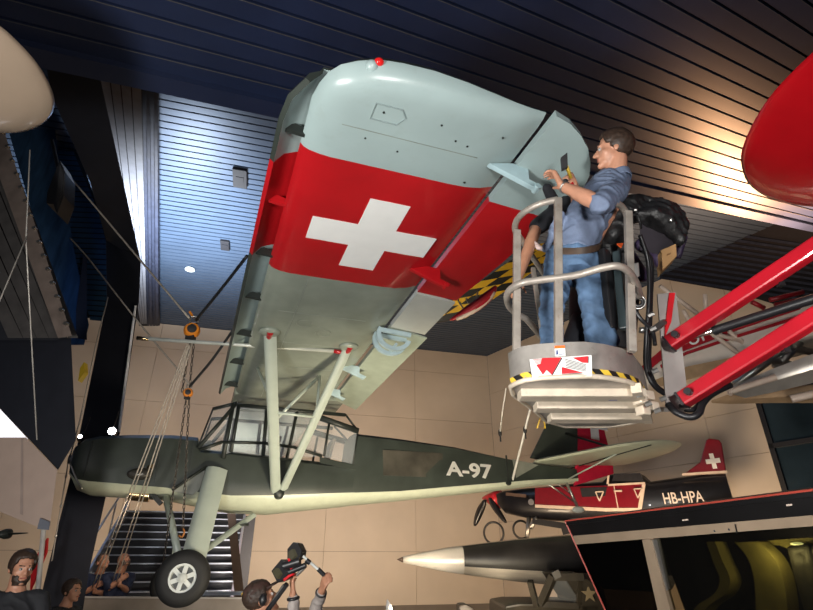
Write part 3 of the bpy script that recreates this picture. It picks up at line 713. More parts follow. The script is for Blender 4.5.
def head_mesh(b, c, f, u, neck, s=1.):
    f, l, u, R_ = frame(f, u); c = V(c); P = lambda x, y, z: c+(f*x+l*y+u*z)*s
    E = lambda x, y, z, r: b.ell(P(x, y, z), [q*s for q in r], R_, 18, 12)
    E(-.012, 0, .035, (.098, .078, .086)); E(.030, 0, -.025, (.064, .063, .085)); E(.042, 0, -.083, (.046, .046, .034)); E(.078, 0, -.103, (.021, .024, .019))
    cap(b, P(.090, 0, .006), P(.113, 0, -.034), .009*s, .014*s); E(.100, .013, -.038, (.012, .009, .009)); E(.100, -.013, -.038, (.012, .009, .009))
    cap(b, P(.084, -.034, .020), P(.084, .034, .020), .012*s, .012*s); cap(b, P(.086, -.018, -.066), P(.086, .018, -.066), .010*s, .010*s)
    for y in (.05, -.05): E(.052, y, -.03, (.022, .016, .02))
    for y in (.079, -.079): E(-.012, y, -.012, (.020, .010, .033))
    cap(b, P(-.025, 0, -.06), neck, .056*s, .064*s)
def face_parts(c, f, u, root, s=1., hair=m_hair, brow=True):
    f, l, u, R_ = frame(f, u); c = V(c); P = lambda x, y, z: c+(f*x+l*y+u*z)*s
    for y in (.031, -.031):
        b = MB(); b.ell(P(.081, y, -.003), (.0125*s,)*3, None, 12, 8); e = b.build('eye', m_eye, root, True)
        b = MB(); b.ell(P(.0915, y, -.003), (.004*s, .0055*s, .0055*s), R_, 10, 6); b.build('iris', m_iris, e, True)
        if brow: b = MB(); cap(b, P(.094, y*.5, .019), P(.086, y*1.55, .021), .0045*s, .004*s, 8); b.build('eyebrow', hair, root, True)
    b = MB(); cap(b, P(.094, -.020, -.066), P(.094, .020, -.066), .005*s, .005*s, 8); b.build('lips', m_lip, root, True)
def hair_mesh(c, f, u, root, m, s=1., front=.075, back=-.07, lump=.015, n=260, seed=1, name='hair', vox=.007, grow=.006, side_x=.02):
    rnd = random.Random(seed); f, l, u, R_ = frame(f, u); c = V(c); b = MB()
    for i in range(n*4):
        z = 1-2*(i+.5)/(n*4); r = sqrt(1-z*z); ph = i*2.399963
        x_, y_, z_ = r*cos(ph), r*sin(ph), z
        p = V((-.012+(.098+grow)*x_, (.078+grow)*y_, .035+(.086+grow)*z_))
        lim = lerp(back, front, min(1, max(0, (p.x+.06)/(.06+side_x+.055)))**1.6)
        if p.z < lim or (p.x > .055 and p.z < front): continue
        q = lump*rnd.uniform(.7, 1.15); b.ell(c+(f*p.x+l*p.y+u*(p.z+rnd.uniform(0, .006)))*s, (q*s,)*3, None, 8, 6)
    return b.build(name, m, root, remesh=vox*s, smoothmod=2)
def hand_mesh(b, w, d, nrm, thumb, s=1., curl=.5, spread=.12, curls=None):
    """w wrist, d towards knuckles, nrm out of the back of the hand, thumb side direction"""
    d = V(d).normalized(); nrm = V(nrm); nrm = (nrm-d*nrm.dot(d)).normalized(); t = d.cross(nrm); w = V(w)
    if t.dot(V(thumb)) < 0: t = -t
    for o in (-.028, -.010, .010, .026): cap(b, w+t*o*.55*s, w+(d*.088+t*o)*s, .017*s, .014*s, 10)
    for i, (o, ln) in enumerate(((.031, .072), (.010, .080), (-.011, .074), (-.030, .058))):
        cu = (curls or [curl]*4)[i]; p = w+(d*.090+t*o)*s; dd = (d+t*(o*spread*8)).normalized(); a = 0
        for k, fr in enumerate((.45, .32, .25)):
            a += cu*(.9 if k else .7); v = dd*cos(a)-nrm*sin(a); q = p+v*ln*fr*s; cap(b, p, q, (.0095-.0012*k)*s, (.0085-.0012*k)*s, 8); p = q
    p = w+(d*.028+t*.024)*s; v = (t*.75+d*.65-nrm*.35).normalized()
    q = p+v*.040*s; cap(b, p, q, .014*s, .0115*s, 8); v = (t*.25+d*.85-nrm*(.35+.4*curl)).normalized(); r = q+v*.030*s; cap(b, q, r, .011*s, .0095*s, 8); cap(b, r, r+(v-nrm*.3).normalized()*.022*s, .0095*s, .008*s, 8)
def shoe(b, a, f, s=1.):
    f = V(f).normalized(); a = V(a); cap(b, a-f*.05*s, a+f*.16*s, .045*s, .04*s); cap(b, a+V((0, 0, .01)), a+V((0, 0, .07*s)), .045*s, .042*s)

# ================================================================ the access platform
m_rust = mat('galvanised', (.40, .37, .34), .42, .55, var=.2, scale=9, dirt=(.20, .13, .08), dirtamt=.5)
m_rail2 = mat('rail_grey', (.36, .32, .28), .45, .4, var=.2, scale=10, dirt=(.22, .12, .07), dirtamt=.5)
m_under = mat('underside_pale', (.62, .53, .42), .5, .1, var=.15, scale=8, dirt=(.3, .2, .12), dirtamt=.4)
m_yel = mat('hazard_yellow', (.75, .50, .05), .5, var=.1); m_hblk = mat('hazard_black', (.015, .014, .013), .5)
m_lred = mat('lift_red', (.40, .008, .018), .28, var=.12, scale=4, coat=.5); m_redpaint = mat('sign_red', (.62, .012, .02), .4)
m_hose = mat('hose_black', (.012, .012, .014), .4); m_blk = mat('machine_black', (.014, .014, .016), .4, var=.3)
ZB = 2.47
OUT = [UZ(*p, ZB) for p in ((511, 387), (517, 384), (525.6, 381), (541, 379), (559, 378), (575, 377.3), (590.5, 377), (610, 379), (628, 382.6), (639, 387), (650, 400), (651, 412), (645.6, 421), (610, 427), (565, 427), (547, 422), (535, 411), (513, 395))]
lift = thing('access_platform', 'grey work platform basket with curved front, hazard stripe and red arms beside the wing tip', 'lift platform', sum(OUT, V())/len(OUT))
PH = .19
def off_out(p, r): c = sum(OUT, V())/len(OUT); v = (p-c); v.z = 0; return p+v.normalized()*r
b = MB(); n = len(OUT); b.loft([[p for p in OUT], [p+V((0, 0, PH)) for p in OUT], [off_out(p, -.012)+V((0, 0, PH)) for p in OUT], [off_out(p, -.012)+V((0, 0, .03)) for p in OUT]]); kick = b.build('basket_panel', m_rust, lift, 50)
b = MB(); b.tube([p+V((0, 0, .005)) for p in OUT], .014, 8, True); b.build('bottom_rim', m_under, lift, True)
yr = [393, 405, 416]
for a, (xl, xr) in zip(yr, ((519, 643), (535, 645), (549, 646))):
    p0 = UZ(xl, a+2, ZB-.02); p1 = UZ(xr, a+2, ZB-.02); b = MB(); b.beam(p0, p1, .11, .045); b.build('floor_rib', m_under, lift, bevel=.006)
for x0, x1 in ((640, 648),): 
    b = MB(); b.beam(UZ(636, 388, ZB-.02), UZ(648, 420, ZB-.02), .05, .05); b.build('floor_rib', m_under, lift)
b = MB(); p = UZ(612, 398, ZB-.03); b.cyl(p+V((-.02, 0, 0)), p+V((.025, 0, 0)), .014, 12); b.build('hose_cap', mat('blue_cap', (.02, .07, .35), .4), lift, 40)
# hazard stripe around the lower edge of the curved front
CH = [off_out(p, .004) for p in OUT[0:11]]
L_ = [0]
for a, c in zip(CH, CH[1:]): L_.append(L_[-1]+(c-a).length)
def onch(s):
    s = min(max(s, 0), L_[-1])
    for i in range(len(CH)-1):
        if s <= L_[i+1]: return lerp(CH[i], CH[i+1], (s-L_[i])/(L_[i+1]-L_[i]))
    return CH[-1]
s = 0; sw = .052; b = MB(); hz = .045; k = 0
ys_ = MB(); ys_.m = 0
while s < L_[-1]-.02:
    ys_.m = k % 2; m_ = 6
    for j in range(m_):
        a0, a1 = s+sw*j/m_, s+sw*(j+1)/m_
        ys_.add([onch(a0+.02), onch(a1+.02), onch(a1-.02)+V((0, 0, hz)), onch(a0-.02)+V((0, 0, hz))], [(0, 1, 2, 3)])
    s += sw; k += 1
ys_.build('hazard_stripe', [m_yel, m_hblk], kick)
# the sign on the front
sa = UZ(531, 380, ZB); sb = UZ(592.5, 377, ZB); sd = (sb-sa).normalized(); sn = V((sd.y, -sd.x, 0)).normalized()
if sn.dot(CAM-sa) < 0: sn = -sn
spo = max(((p-sa).dot(sn) for p in OUT[2:8]))+.006
def SG(px, py, o=0.): return UP(px, py, sa+sn*(spo+o), sn)
def cr(x, y): return (500+x/5.08, 320+y/5.08)
b = MB(); b.prism([SG(*cr(*p)) for p in ((150, 200), (465, 178), (468, 285), (380, 289), (165, 300))], -sn*.004); sign = b.build('sign_plate', mat('sign_white', (.82, .82, .80), .4, dirt=(.3, .15, .1), dirtamt=.3), kick)
lb = MB()
for pg in (((213, 193), (312, 190), (263, 278), (237, 254), (218, 278), (184, 228), (205, 226)), ((368, 191), (447, 183), (446, 218), (420, 217)), ((313, 240), (322, 240), (420, 267), (314, 273))):
    lb.prism([SG(*cr(*p), .0015) for p in pg], -sn*.001)
for k in range(5): lb.prism([SG(*cr(*p), .0015) for p in ((165+k*6, 201+k*6), (215, 198+k*6), (215, 200.5+k*6), (167+k*6, 204+k*6))], -sn*.001)
lb.build('sign_letters', m_redpaint, sign)
lb = MB()
for k in range(6): lb.prism([SG(*cr(*p), .0015) for p in ((330+k*1, 197+k*8), (438, 226+k*6.5), (438, 228.5+k*6.5), (330+k, 200+k*8))], -sn*.001)
for pg in (((312, 192), (317, 194), (268, 280), (263, 278)), ((447, 185), (451, 185), (450, 221), (446, 218)), ((316, 274), (422, 268), (420, 271), (318, 277))): lb.prism([SG(*cr(*p), .0012) for p in pg], -sn*.0008)
lb.build('sign_lines', m_hblk, sign)
b = MB(); b.prism([SG(*cr(*p)) for p in ((277, 132), (330, 130), (333, 183), (279, 184))], -sn*.003); st = b.build('sticker', m_white, kick)
b = MB(); b.prism([SG(*cr(*p), .001) for p in ((277, 131), (330, 129), (330.5, 143), (277.5, 145))], -sn*.001); b.build('sticker_band', mat('orange', (.75, .14, .01), .5), st)
b = MB(); b.prism([SG(*cr(*p), .001) for p in ((286, 155), (293, 152), (296, 175), (285, 176))], -sn*.001); b.prism([SG(*cr(*p), .001) for p in ((300, 172), (325, 170), (325, 174), (300, 176))], -sn*.001); b.build('sticker_mark', mat('sticker_blue', (.03, .06, .2), .5), st)
# rails and posts
Yf = UZ(559, 378, ZB).y
ZT = UP(558, 199, V((0, Yf+.02, 0)), Yax).z; ZM = UP(560, 279, V((0, Yf+.02, 0)), Yax).z
hoop = [UZ(*p, ZT) for p in ((549, 282), (540, 268), (530, 253), (521, 239), (515.5, 231), (516, 222), (522, 214), (530, 208.5), (541, 203.5), (558, 199.5))]
b = MB(); b.tube(smoothpts(hoop, 4), .0205, 12); b.build('top_rail', m_rail2, lift, True)
hoop = [UZ(*p, ZT) for p in ((611, 199), (612, 199.5), (613, 201), (622, 207), (627, 216), (628, 226))]
b = MB(); b.tube(smoothpts(hoop, 4), .0205, 12); b.build('top_rail', m_rail2, lift, True)
hoop = [UZ(*p, ZM) for p in ((545, 342), (534, 328), (526, 319), (517, 314), (509, 306), (507, 296), (511, 289), (522, 283), (541, 280), (575, 275.5), (600, 268.5), (617, 266), (628, 271), (636, 283), (640, 297))]
b = MB(); b.tube(smoothpts(hoop, 4), .0205, 12); b.build('mid_rail', m_rail2, lift, True)
def post(px0, py0, px1, py1, Y, w_=.042):
    b = MB(); b.beam(UP(px0, py0, V((0, Y, 0)), Yax), UP(px1, py1, V((0, Y, 0)), Yax), w_, w_, up=(0, 1, 0)); b.build('post', m_rail2, lift, bevel=.004)
post(516.5, 356, 517, 231, OUT[0].y-.005); post(558.5, 345, 558, 199, Yf+.02); post(632, 352, 628, 212, OUT[8].y+.01)
post(545, 352, 533, 268, OUT[16].y, .03)
# rear machinery
def rod(name, pts, r, m=m_hose, parent=lift, sm=True, n=6): b = MB(); b.tube(smoothpts(pts, n), r, 10); return b.build(name, m, parent, sm)
b = MB(); b.prism([U(*p, 3.45) for p in ((606, 232), (632, 228), (640, 300), (636, 350), (612, 346), (608, 280))], (.02, .16, .05)); b.build('control_box', m_blk, lift, bevel=.01)
b = MB(); b.beam(U(604, 250, 3.3), U(612, 330, 3.1), .07, .05); b.build('control_column', m_blk, lift, bevel=.01)
b = MB(); b.beam(U(617, 252, 3.28), U(624, 330, 3.08), .05, .05); b.build('control_column', mat('dark_teal', (.03, .045, .05), .4), lift, bevel=.01)
b = MB(); b.prism([U(*p, 3.15) for p in ((632, 264), (639, 262), (640, 276), (634, 280))], (.01, .05, .02)); b.build('valve_block', m_steel, lift, bevel=.005)
b = MB(); b.torus(U(638, 302, 3.05), V((-.3, -1, -.2)), .040, .007, 28, 8); b.build('steel_ring', m_steel, lift, True)
b = MB(); b.torus(U(638, 302, 3.07), V((-.3, -1, -.2)), .026, .012, 24, 8); b.build('hose_end', m_hose, lift, True)
for k, (dx, tt) in enumerate(((0, 3.15), (5, 3.2), (9, 3.25))):
    rod('hose', [U(640+dx*.3, 235+k*8, tt), U(648+dx*.4, 262, tt), U(649+dx*.2, 300, tt-.05), U(646+dx*.4, 340, tt-.1), U(646+dx*.4, 368, tt-.1), U(654+dx*.3, 386, tt-.12), U(668+dx*.5, 396, tt-.1)], .013)
rod('hose', [U(668, 404, 3.0), U(676, 412, 2.95), U(690, 417, 2.9), U(699, 413, 2.9), U(703, 403, 2.95), U(712, 394, 3.0), U(730, 385, 3.05)], .020)
rod('hose', [U(672, 400, 3.05), U(684, 409, 3.0), U(695, 409, 3.0), U(701, 400, 3.05)], .016)
rod('hose', [U(630, 300, 3.1), U(640, 318, 3.05), U(652, 330, 3.05), U(655, 345, 3.0)], .012)
for p in ((648, 316, 3.05), (650, 330, 3.0), (652, 372, 2.95), (660, 400, 2.9), (654, 412, 2.85), (645, 405, 2.8), (636, 396, 2.75)):
    b = MB(); o = U(*p); b.cyl(o, o+V((.03, -.015, .01)), .014, 6); b.build('bolt', m_steel, lift)
for p in ((640, 400, 2.85), (647, 396, 2.9), (652, 407, 2.9), (643, 411, 2.85)):
    b = MB(); b.box(U(*p), (.055, .06, .05), M.Rotation(.4, 3, 'Z')); b.build('linkage', m_under, lift, bevel=.006)
TP = 3.12
b = MB(); b.prism([U(657.5, 294, TP+.1), U(676, 292, TP+.1), U(689, 408, TP-.12), U(666.5, 409, TP-.12)], (.01, .03, .01)); mp = b.build('mast_plate', mat('plate_grey', (.42, .38, .36), .45, .3, var=.1, dirt=(.4, .05, .05), dirtamt=.15), lift)
b = MB(); b.prism([U(669, 293, TP+.085), U(675, 293, TP+.085), U(671, 322, TP+.03), U(664.5, 338, TP+.0), U(665, 325, TP+.02)], (0, -.004, 0)); b.build('paint_streak', m_redpaint, mp)
b = MB(); b.prism([U(664, 408, TP-.14), U(691, 408, TP-.14), U(692, 411, TP-.13), U(664, 412, TP-.13)], (.0, .12, .04)); b.build('plate_foot', m_rust, lift)
def boom(name, pa, pb, ta, tb, ha, hb, label=None):
    """box girder: upper edge from pa to pb, projecting past the frame to the lift's mast"""
    a = U(*pa, ta); c = U(*pb, tb); d = (c-a); c = a+d*3.4
    w_ = .090; h_ = .082; z = d.normalized(); up = V((0, 0, 1)); x = z.cross(up).normalized(); y = x.cross(z)
    b = MB(); pr = []
    for p in (a, c): pr.append([p+x*-.05, p+x*-.05-y*h_, p+x*(w_-.05)-y*h_, p+x*(w_-.05)])
    b.loft(pr); bo = b.build(name, m_lred, lift, bevel=.012)
    b = MB(); b.prism([a+x*-.056+z*.0, a+x*-.056-y*h_, a+x*-.056-y*h_+z*.012, a+x*-.056+z*.012], x*(w_+.012)); b.build('arm_end', m_blk, bo)
    b = MB(); q = a+z*.07-y*h_*.5; b.cyl(q-x*.062, q+x*.075, .020, 14); b.build('pivot_pin', m_blk, bo, 40)
    b = MB(); q = a+d*.72-y*h_*.97; b.box(q-x*.05, (.03, .03, .04)); b.build('weld_tab', m_blk, bo)
    return a, d, x, y
boom('lift_arm', (664, 339), (813, 239), 3.08, 2.72, 22, 28)
boom('lift_arm', (677, 394.5), (813, 308), 2.93, 2.58, 22, 28)
b = MB(); q = U(664, 339, 3.08); q = q+(U(813, 239, 2.72)-q)*3.3; q2 = U(677, 394.5, 2.93); q2 = q2+(U(813, 308, 2.58)-q2)*3.3; q3 = (q+q2)/2
b.beam(V((q3.x+.06, q3.y, 0)), V((q3.x+.06, q3.y, max(q.z, q2.z)+.2)), .28, .28); b.build('mast', m_lred, lift, bevel=.02)
a = U(672, 343, 3.15); c = U(714, 330.5, 3.0); e = a+(c-a)*5.2
b = MB(); b.cyl(a, c, .015, 14); b.build('cylinder_rod', mat('chrome_rod', (.6, .5, .45), .2, .9), lift, 40)
e = U(850, 287, 2.5); b = MB(); b.cyl(c, e, .025, 16); b.cyl(c, lerp(c, e, .02), .030, 16); b.build('hydraulic_cylinder', m_hose, lift, 40)
b = MB(); b.tube(smoothpts([U(640, 330, 3.1), U(652, 330, 3.1), U(664, 322, 3.15)], 4), .02, 8); b.build('pipe_link', m_steel, lift, True)

# the bag on the basket's rear rail
bag = thing('tool_bag', 'black leather tool bag with open flap hung behind the man in blue shirt', 'bag', U(650, 235, 3.4))
m_bag = mat('bag_black', (.013, .013, .014), .48, var=.5, scale=14, bump=.8); m_lining = mat('bag_lining', (.010, .006, .012), .7)
b = MB()
for k in range(13):
    for j in range(3):
        u = k/12; px = 614+u*66; py = 222-22*sin(pi*min(1, u*1.05))**.6+j*7+u*4; r = .055+.015*sin(u*9+j)
        b.ell(U(px, py, 3.47-.03*j), (r, r*1.3, r*.9), None, 12, 8)
for p, q, r in (((606, 240), (612, 262), .05), ((617, 215), (606, 240), .045), ((680, 214), (686, 224), .03), ((614, 222), (622, 246), .05)): cap(b, U(*p, 3.45), U(*q, 3.45), r, r)
b.build('flap', m_bag, bag, remesh=.010, smoothmod=8, wrinkle=.006, wscale=9)
b = MB()
for p, q, r in (((677, 214), (683, 238), .035), ((683, 238), (678, 256), .028), ((630, 258), (642, 276), .05), ((655, 240), (660, 262), .05), ((642, 245), (660, 255), .05)): cap(b, U(*p, 3.5), U(*q, 3.5), r, r*.9)
b.build('body', mat('bag_purple', (.035, .022, .06), .6, var=.3, bump=.2), bag, remesh=.012, smoothmod=3)
b = MB(); b.prism([U(*p, 3.44) for p in ((640, 222), (676, 228), (676, 246), (660, 255), (640, 250))], (.02, .02, .02)); b.build('lining', m_lining, bag)
for p in ((635.5, 210), (671, 220)):
    b = MB(); o = U(*p, 3.30); b.revolve([(-.02, .012), (.0, .013), (.008, .006)], o, CAM-o, 12); b.build('stud', m_steel, bag)
b = MB(); b.tube(smoothpts([U(637, 214, 3.3), U(640, 222, 3.29), U(641, 228, 3.33)], 4), .008, 6); b.build('strap', m_bag, bag, True)
b = MB(); o = U(620.5, 245, 3.27); b.prism([o+V((-.02, 0, .012)), o+V((.022, 0, .016)), o+V((.004, 0, -.016))], (0, .012, 0)); b.build('orange_tag', mat('orange_tag', (.7, .1, .02), .5), bag)
cbx = thing('cardboard_box', 'small brown cardboard box tucked under the black bag', 'box', U(668, 258, 3.42))
b = MB(); b.prism([U(*p, 3.38) for p in ((661, 250), (676, 243.5), (677, 256), (663, 270))], (.03, .14, .02)); b.build('carton', mat('cardboard', (.42, .24, .10), .7, var=.12), cbx, bevel=.004)
b = MB(); b.prism([U(*p, 3.375) for p in ((667, 254), (671, 252.5), (671, 254), (667, 255.5))], (0, .003, 0)); b.build('tape', mat('tape', (.25, .13, .05), .5), cbx)

# ---------------------------------------------------------------- the man in the basket
m_shirt = mat('shirt_blue_grey', (.135, .175, .27), .8, var=.12, scale=18, bump=.25)
m_jean = mat('jeans', (.075, .135, .235), .85, var=.38, scale=9, bump=.35)
man = thing('person', 'man in blue-grey shirt and jeans in the basket, reaching to the wing tip bracket', 'person', U(575, 395, 3.03))
F_ = V((-.93, .30, .12)); H = U(613.5, 150, 3.5); NK = U(616, 178, 3.47); UPh = V((.10, -.25, 1))
b = MB(); head_mesh(b, H, F_, UPh, NK, 1.06)
shL = U(613, 193, 3.27); elL = U(600, 204, 3.06); wrL = U(562, 186, 3.26)
shR = U(597, 192, 3.62); elR = U(580, 212, 3.60); wrR = U(574, 186, 3.62)
chain_(b, [shL, elL, lerp(elL, wrL, .35), wrL], [.056, .047, .050, .031]); chain_(b, [shR, elR, lerp(elR, wrR, .35), wrR], [.055, .045, .047, .030])
cap(b, NK, U(606, 205, 3.45), .07, .10); cap(b, U(606, 205, 3.45), shL, .09, .05); cap(b, U(606, 205, 3.45), shR, .09, .05); cap(b, U(606, 205, 3.45), U(578, 250, 3.42), .10, .10)
hp = [(U(561, 258, 3.40), U(551, 312, 3.23), U(553, 388, 3.05)), (U(588, 260, 3.40), U(594, 314, 3.20), U(606, 384, 3.05))]
for h_, k_, a_ in hp: chain_(b, [h_, k_, a_], [.085, .058, .042])
d_ = (U(550, 164, 3.42)-wrL)
hand_mesh(b, wrL, d_, V((.80, -.55, .2)), V((0, 1, .2)), 1.25, curls=[.55, .6, .65, .7])
hand_mesh(b, wrR, U(565, 172, 3.55)-wrR, V((.1, .5, .7)), V((-.5, 0, .8)), 1.0, curl=1.0)
b.build('body', m_skin, man, remesh=.0075, smoothmod=2)
face_parts(H, F_, UPh, man, 1.06)
hair_mesh(H, F_, UPh, man, m_hair, 1.06, front=.088, back=-.055, seed=3, lump=.016)
b = MB()
tr = [(U(573, 262, 3.41), .165, .125), (U(575, 247, 3.42), .165, .128), (U(583, 225, 3.44), .175, .135), (U(594, 203, 3.45), .19, .13), (U(607, 189, 3.48), .185, .125), (U(614, 180, 3.49), .125, .11), (U(617, 172, 3.49), .082, .09)]
sd_ = (shL-shR)
trunk(b, tr, sd_)
chain_(b, [lerp(shL, NK, .25), shL, lerp(shL, elL, .95)], [.07, .080, .074]); chain_(b, [lerp(shR, NK, .25), shR, elR], [.07, .074, .066])
for p, q, r in (((560, 215), (548, 245), .035), ((600, 225), (586, 246), .05), ((556, 225), (545, 250), .03)): cap(b, U(*p, 3.40), U(*q, 3.38), r, r*.8)
b.build('shirt', m_shirt, man, remesh=.009, smoothmod=4, wrinkle=.010, wscale=7)
b = MB(); c_ = NK+V((.012, .0, .0)); cr_ = lambda k, r, z: c_+V((r*cos(2*pi*k/24), r*1.06*sin(2*pi*k/24), z+.018*cos(2*pi*k/24)))
b.loft([[cr_(k, .088, -.03) for k in range(24)], [cr_(k, .083, .03) for k in range(24)], [cr_(k, .074, .03) for k in range(24)], [cr_(k, .078, -.03) for k in range(24)]], close=True)
cap(b, U(608, 174, 3.40), U(623, 169, 3.44), .022, .02); cap(b, U(623, 169, 3.44), U(625, 171, 3.55), .02, .02); cap(b, U(604, 178, 3.41), U(609, 174, 3.39), .014, .018); b.build('collar', m_shirt, man, remesh=.007, smoothmod=2)
b = MB()
trunk(b, [(U(575, 249, 3.42), .168, .132), (U(573, 262, 3.41), .175, .138), (U(573, 276, 3.37), .17, .13)], sd_)
for (h_, k_, a_), ex in zip(hp, (.068, .078)): chain_(b, [h_, lerp(h_, k_, .5), k_, lerp(k_, a_, .5), a_], [.105, .094, .075, ex, ex*.95])
cap(b, U(600, 318, 3.16), U(609, 340, 3.1), .05, .06)
b.build('jeans', m_jean, man, remesh=.009, smoothmod=3, wrinkle=.010, wscale=8)
bl = [U(540.5+i*5.0, 243.5+2.2*sin(i/11*pi)+i*.35, 3.25+.004*abs(i-5)) for i in range(12)]
tb = tr[1][0]; sdn = sd_.normalized(); fw = F_.normalized(); fw = (fw-sdn*fw.dot(sdn)).normalized(); bt = (tr[2][0]-tr[0][0]).normalized()
ring = lambda k, ex, dz: tb+sdn*(.178+ex)*cos(2*pi*k/36)+fw*(.148+ex)*sin(2*pi*k/36)+bt*dz
b = MB(); b.loft([[ring(k, .002, -.022) for k in range(36)], [ring(k, .012, -.022) for k in range(36)], [ring(k, .012, .022) for k in range(36)], [ring(k, .002, .022) for k in range(36)]]); blt = b.build('belt', mat('belt_leather', (.06, .038, .026), .5, var=.3, scale=20), man, 40)
b = MB()
for h_, k_, a_ in hp: shoe(b, a_+V((0, 0, -.01)), F_)
b.build('shoes', m_blk, man, remesh=.012, smoothmod=2)
b = MB(); dw = (wrL-elL).normalized(); b.torus(lerp(elL, wrL, .93), dw, .034, .007, 24, 8); wt = b.build('wristwatch', m_steel, man, True)
b = MB(); q = lerp(elL, wrL, .93)+V((.0, -.034, .02)); b.cyl(q, q+V((0, -.008, .005)), .016, 14); b.build('watch_dial', m_blk, wt)
# tool in his right hand
tl = thing('scraper', 'black-bladed tool with yellow handle held up in the man\'s hand', 'tool', U(568, 175, 3.5))
b = MB(); b.prism([U(*p, 3.46) for p in ((561, 157), (567.5, 152), (568, 167), (562, 170))], (0, .02, 0)); b.build('blade', m_blk, tl, bevel=.003)
b = MB(); b.cyl(U(566.5, 166, 3.48), U(571, 178, 3.52), .012, 10); b.build('handle', m_yel, tl, True)
b = MB(); b.cyl(U(571, 183, 3.5), U(574, 188, 3.5), .014, 10); b.build('handle_end', m_redpaint, tl, True)

# ---------------------------------------------------------------- the helper crouched behind him
m_dkcloth = mat('dark_jacket', (.012, .013, .018), .8, var=.3, bump=.2)
hlp = thing('person', 'mostly hidden helper in dark jacket behind the man in the basket', 'person', U(575, 400, 3.2))
b = MB(); Hh = U(596, 212, 3.85); head_mesh(b, Hh, V((-.9, .2, .2)), V((0, 0, 1)), Hh+V((.02, 0, -.16)), .95)
s0, s1, s2 = U(566, 205, 3.8), U(536, 228, 3.62), U(517, 281, 3.25)
chain_(b, [s0, s1, lerp(s1, s2, .3), s2], [.05, .042, .043, .028]); hand_mesh(b, s2, U(512, 296, 3.18)-s2, V((-.6, -.5, .3)), V((0, -1, .2)), .95, curl=.9)
cap(b, Hh+V((.02, 0, -.2)), U(590, 290, 3.6), .1, .11)
r2 = U(603, 258, 3.62); cap(b, U(602, 225, 3.8), r2, .045, .032); hand_mesh(b, r2, V((.05, -.25, -.1)), V((.3, 0, 1)), V((-1, 0, 0)), .95, curl=.8)
b.build('body', m_skin2, hlp, remesh=.009, smoothmod=2)
hair_mesh(Hh, V((-.9, .2, .2)), V((0, 0, 1)), hlp, m_hair, .95, seed=5, n=120, lump=.02)
b = MB(); trunk(b, [(U(588, 320, 3.5), .15, .12), (U(590, 285, 3.62), .17, .13), (U(592, 250, 3.72), .18, .13), (U(594, 228, 3.8), .14, .1)], V((.2, -1, 0)))
chain_(b, [U(590, 226, 3.82), s0, lerp(s0, s1, .95)], [.08, .07, .062]); cap(b, U(553, 200, 3.72), U(547, 188, 3.68), .045, .035); b.build('jacket', m_dkcloth, hlp, remesh=.012, smoothmod=3)
b = MB()
for x0, x1 in ((572, 566), (598, 596)): chain_(b, [U(588, 318, 3.5), U(x0, 350, 3.35), U(x1, 398, 3.2)], [.11, .08, .06])
b.build('trousers', m_dkcloth, hlp, remesh=.014, smoothmod=3)
b = MB()
for x1 in (566, 596): shoe(b, U(x1, 396, 3.2), V((-1, .2, 0)))
b.build('shoes', m_blk, hlp, remesh=.014)
b = MB(); chain_(b, [U(530, 240, 3.5), U(538, 247, 3.46), U(545, 250, 3.46)], [.018, .02, .012]); tag(b.build('cleaning_rag', [mat('rag', (.6, .45, .42), .8, var=.5, scale=30)], None, remesh=.006, smoothmod=2), 'red and white rag held over the basket rail at the left post', 'rag')
# ================================================================ other aircraft in the hall
m_pred = mat('porter_red', (.17, .005, .014), .3, var=.1, coat=.4); m_pblk = mat('porter_black', (.009, .009, .012), .3, var=.2, coat=.3)
m_creamw = mat('cream_stripe', (.62, .50, .42), .4); m_pglass = mat('dark_canopy', (.03, .03, .035), .08)
def rect_ring(c, side, up, hw, hh, k=.75, seg=16):
    r = []
    for i in range(seg):
        a = 2*pi*(i+.5)/seg; ca, sa_ = cos(a), sin(a); p = .55
        r.append(c+side*hw*math.copysign(abs(ca)**p, ca)+up*hh*math.copysign(abs(sa_)**p, sa_))
    return r
# red and black turboprop -------------------------------------------
PN = U(476, 497, 18.6); PT = U(730, 478, 14.6); PT.z = PN.z+.25
pd = (PT-PN).normalized(); ps = V((pd.y, -pd.x, 0)).normalized(); pu = ps.cross(pd).normalized()
if pu.z < 0: pu = -pu
if ps.dot(CAM-PN) < 0: ps = -ps
por = thing('turboprop_airplane', 'black and red turboprop airplane hung in the far corner behind the tail', 'airplane', PN)
PLp = PN+ps*.62
def Q(px, py, o=0.): return UP(px, py, PN+ps*(.60+o), ps)          # on its near flank
def prof_(px, pt, pb): return (Q(px, pt), Q(px, pb))
secs = [(492, 492, 504, .28), (500, 489.5, 513, .42), (520, 487, 517.5, .5), (545, 485, 520, .55), (575, 482, 522, .6), (604, 480, 523, .6), (612, 472, 523, .6), (644, 472.5, 522, .58), (652, 480, 520, .55), (680, 475.5, 512, .42), (705, 472.5, 505, .28), (727, 471.5, 496, .12)]
b = MB(); rings = []
for x, t_, bo, hw in secs:
    a, c = Q(x, t_), Q(x, bo); mid = (a+c)/2-ps*.6; rings.append(rect_ring(mid, ps, pu, hw, (a-c).length/2))
b.loft(rings); pf = b.build('fuselage', m_pblk, por, 45)
def ppart(name, pg, m, o=.01, th=.02, parent=pf):
    b = MB(); b.prism([Q(*p, o) for p in pg], -ps*th); return b.build(name, m, parent)
ppart('red_band', [(535, 488), (606, 485.5), (645, 484), (640, 508), (606, 509.5), (535, 507)], m_pred, .012)
ppart('lower_stripe', [(535, 504.5), (606, 508), (641, 508), (640, 510.5), (606, 511.5), (535, 507.5)], m_creamw, .03)
ppart('upper_stripe', [(608, 484), (645, 482), (645, 484), (608, 486)], m_creamw, .03)
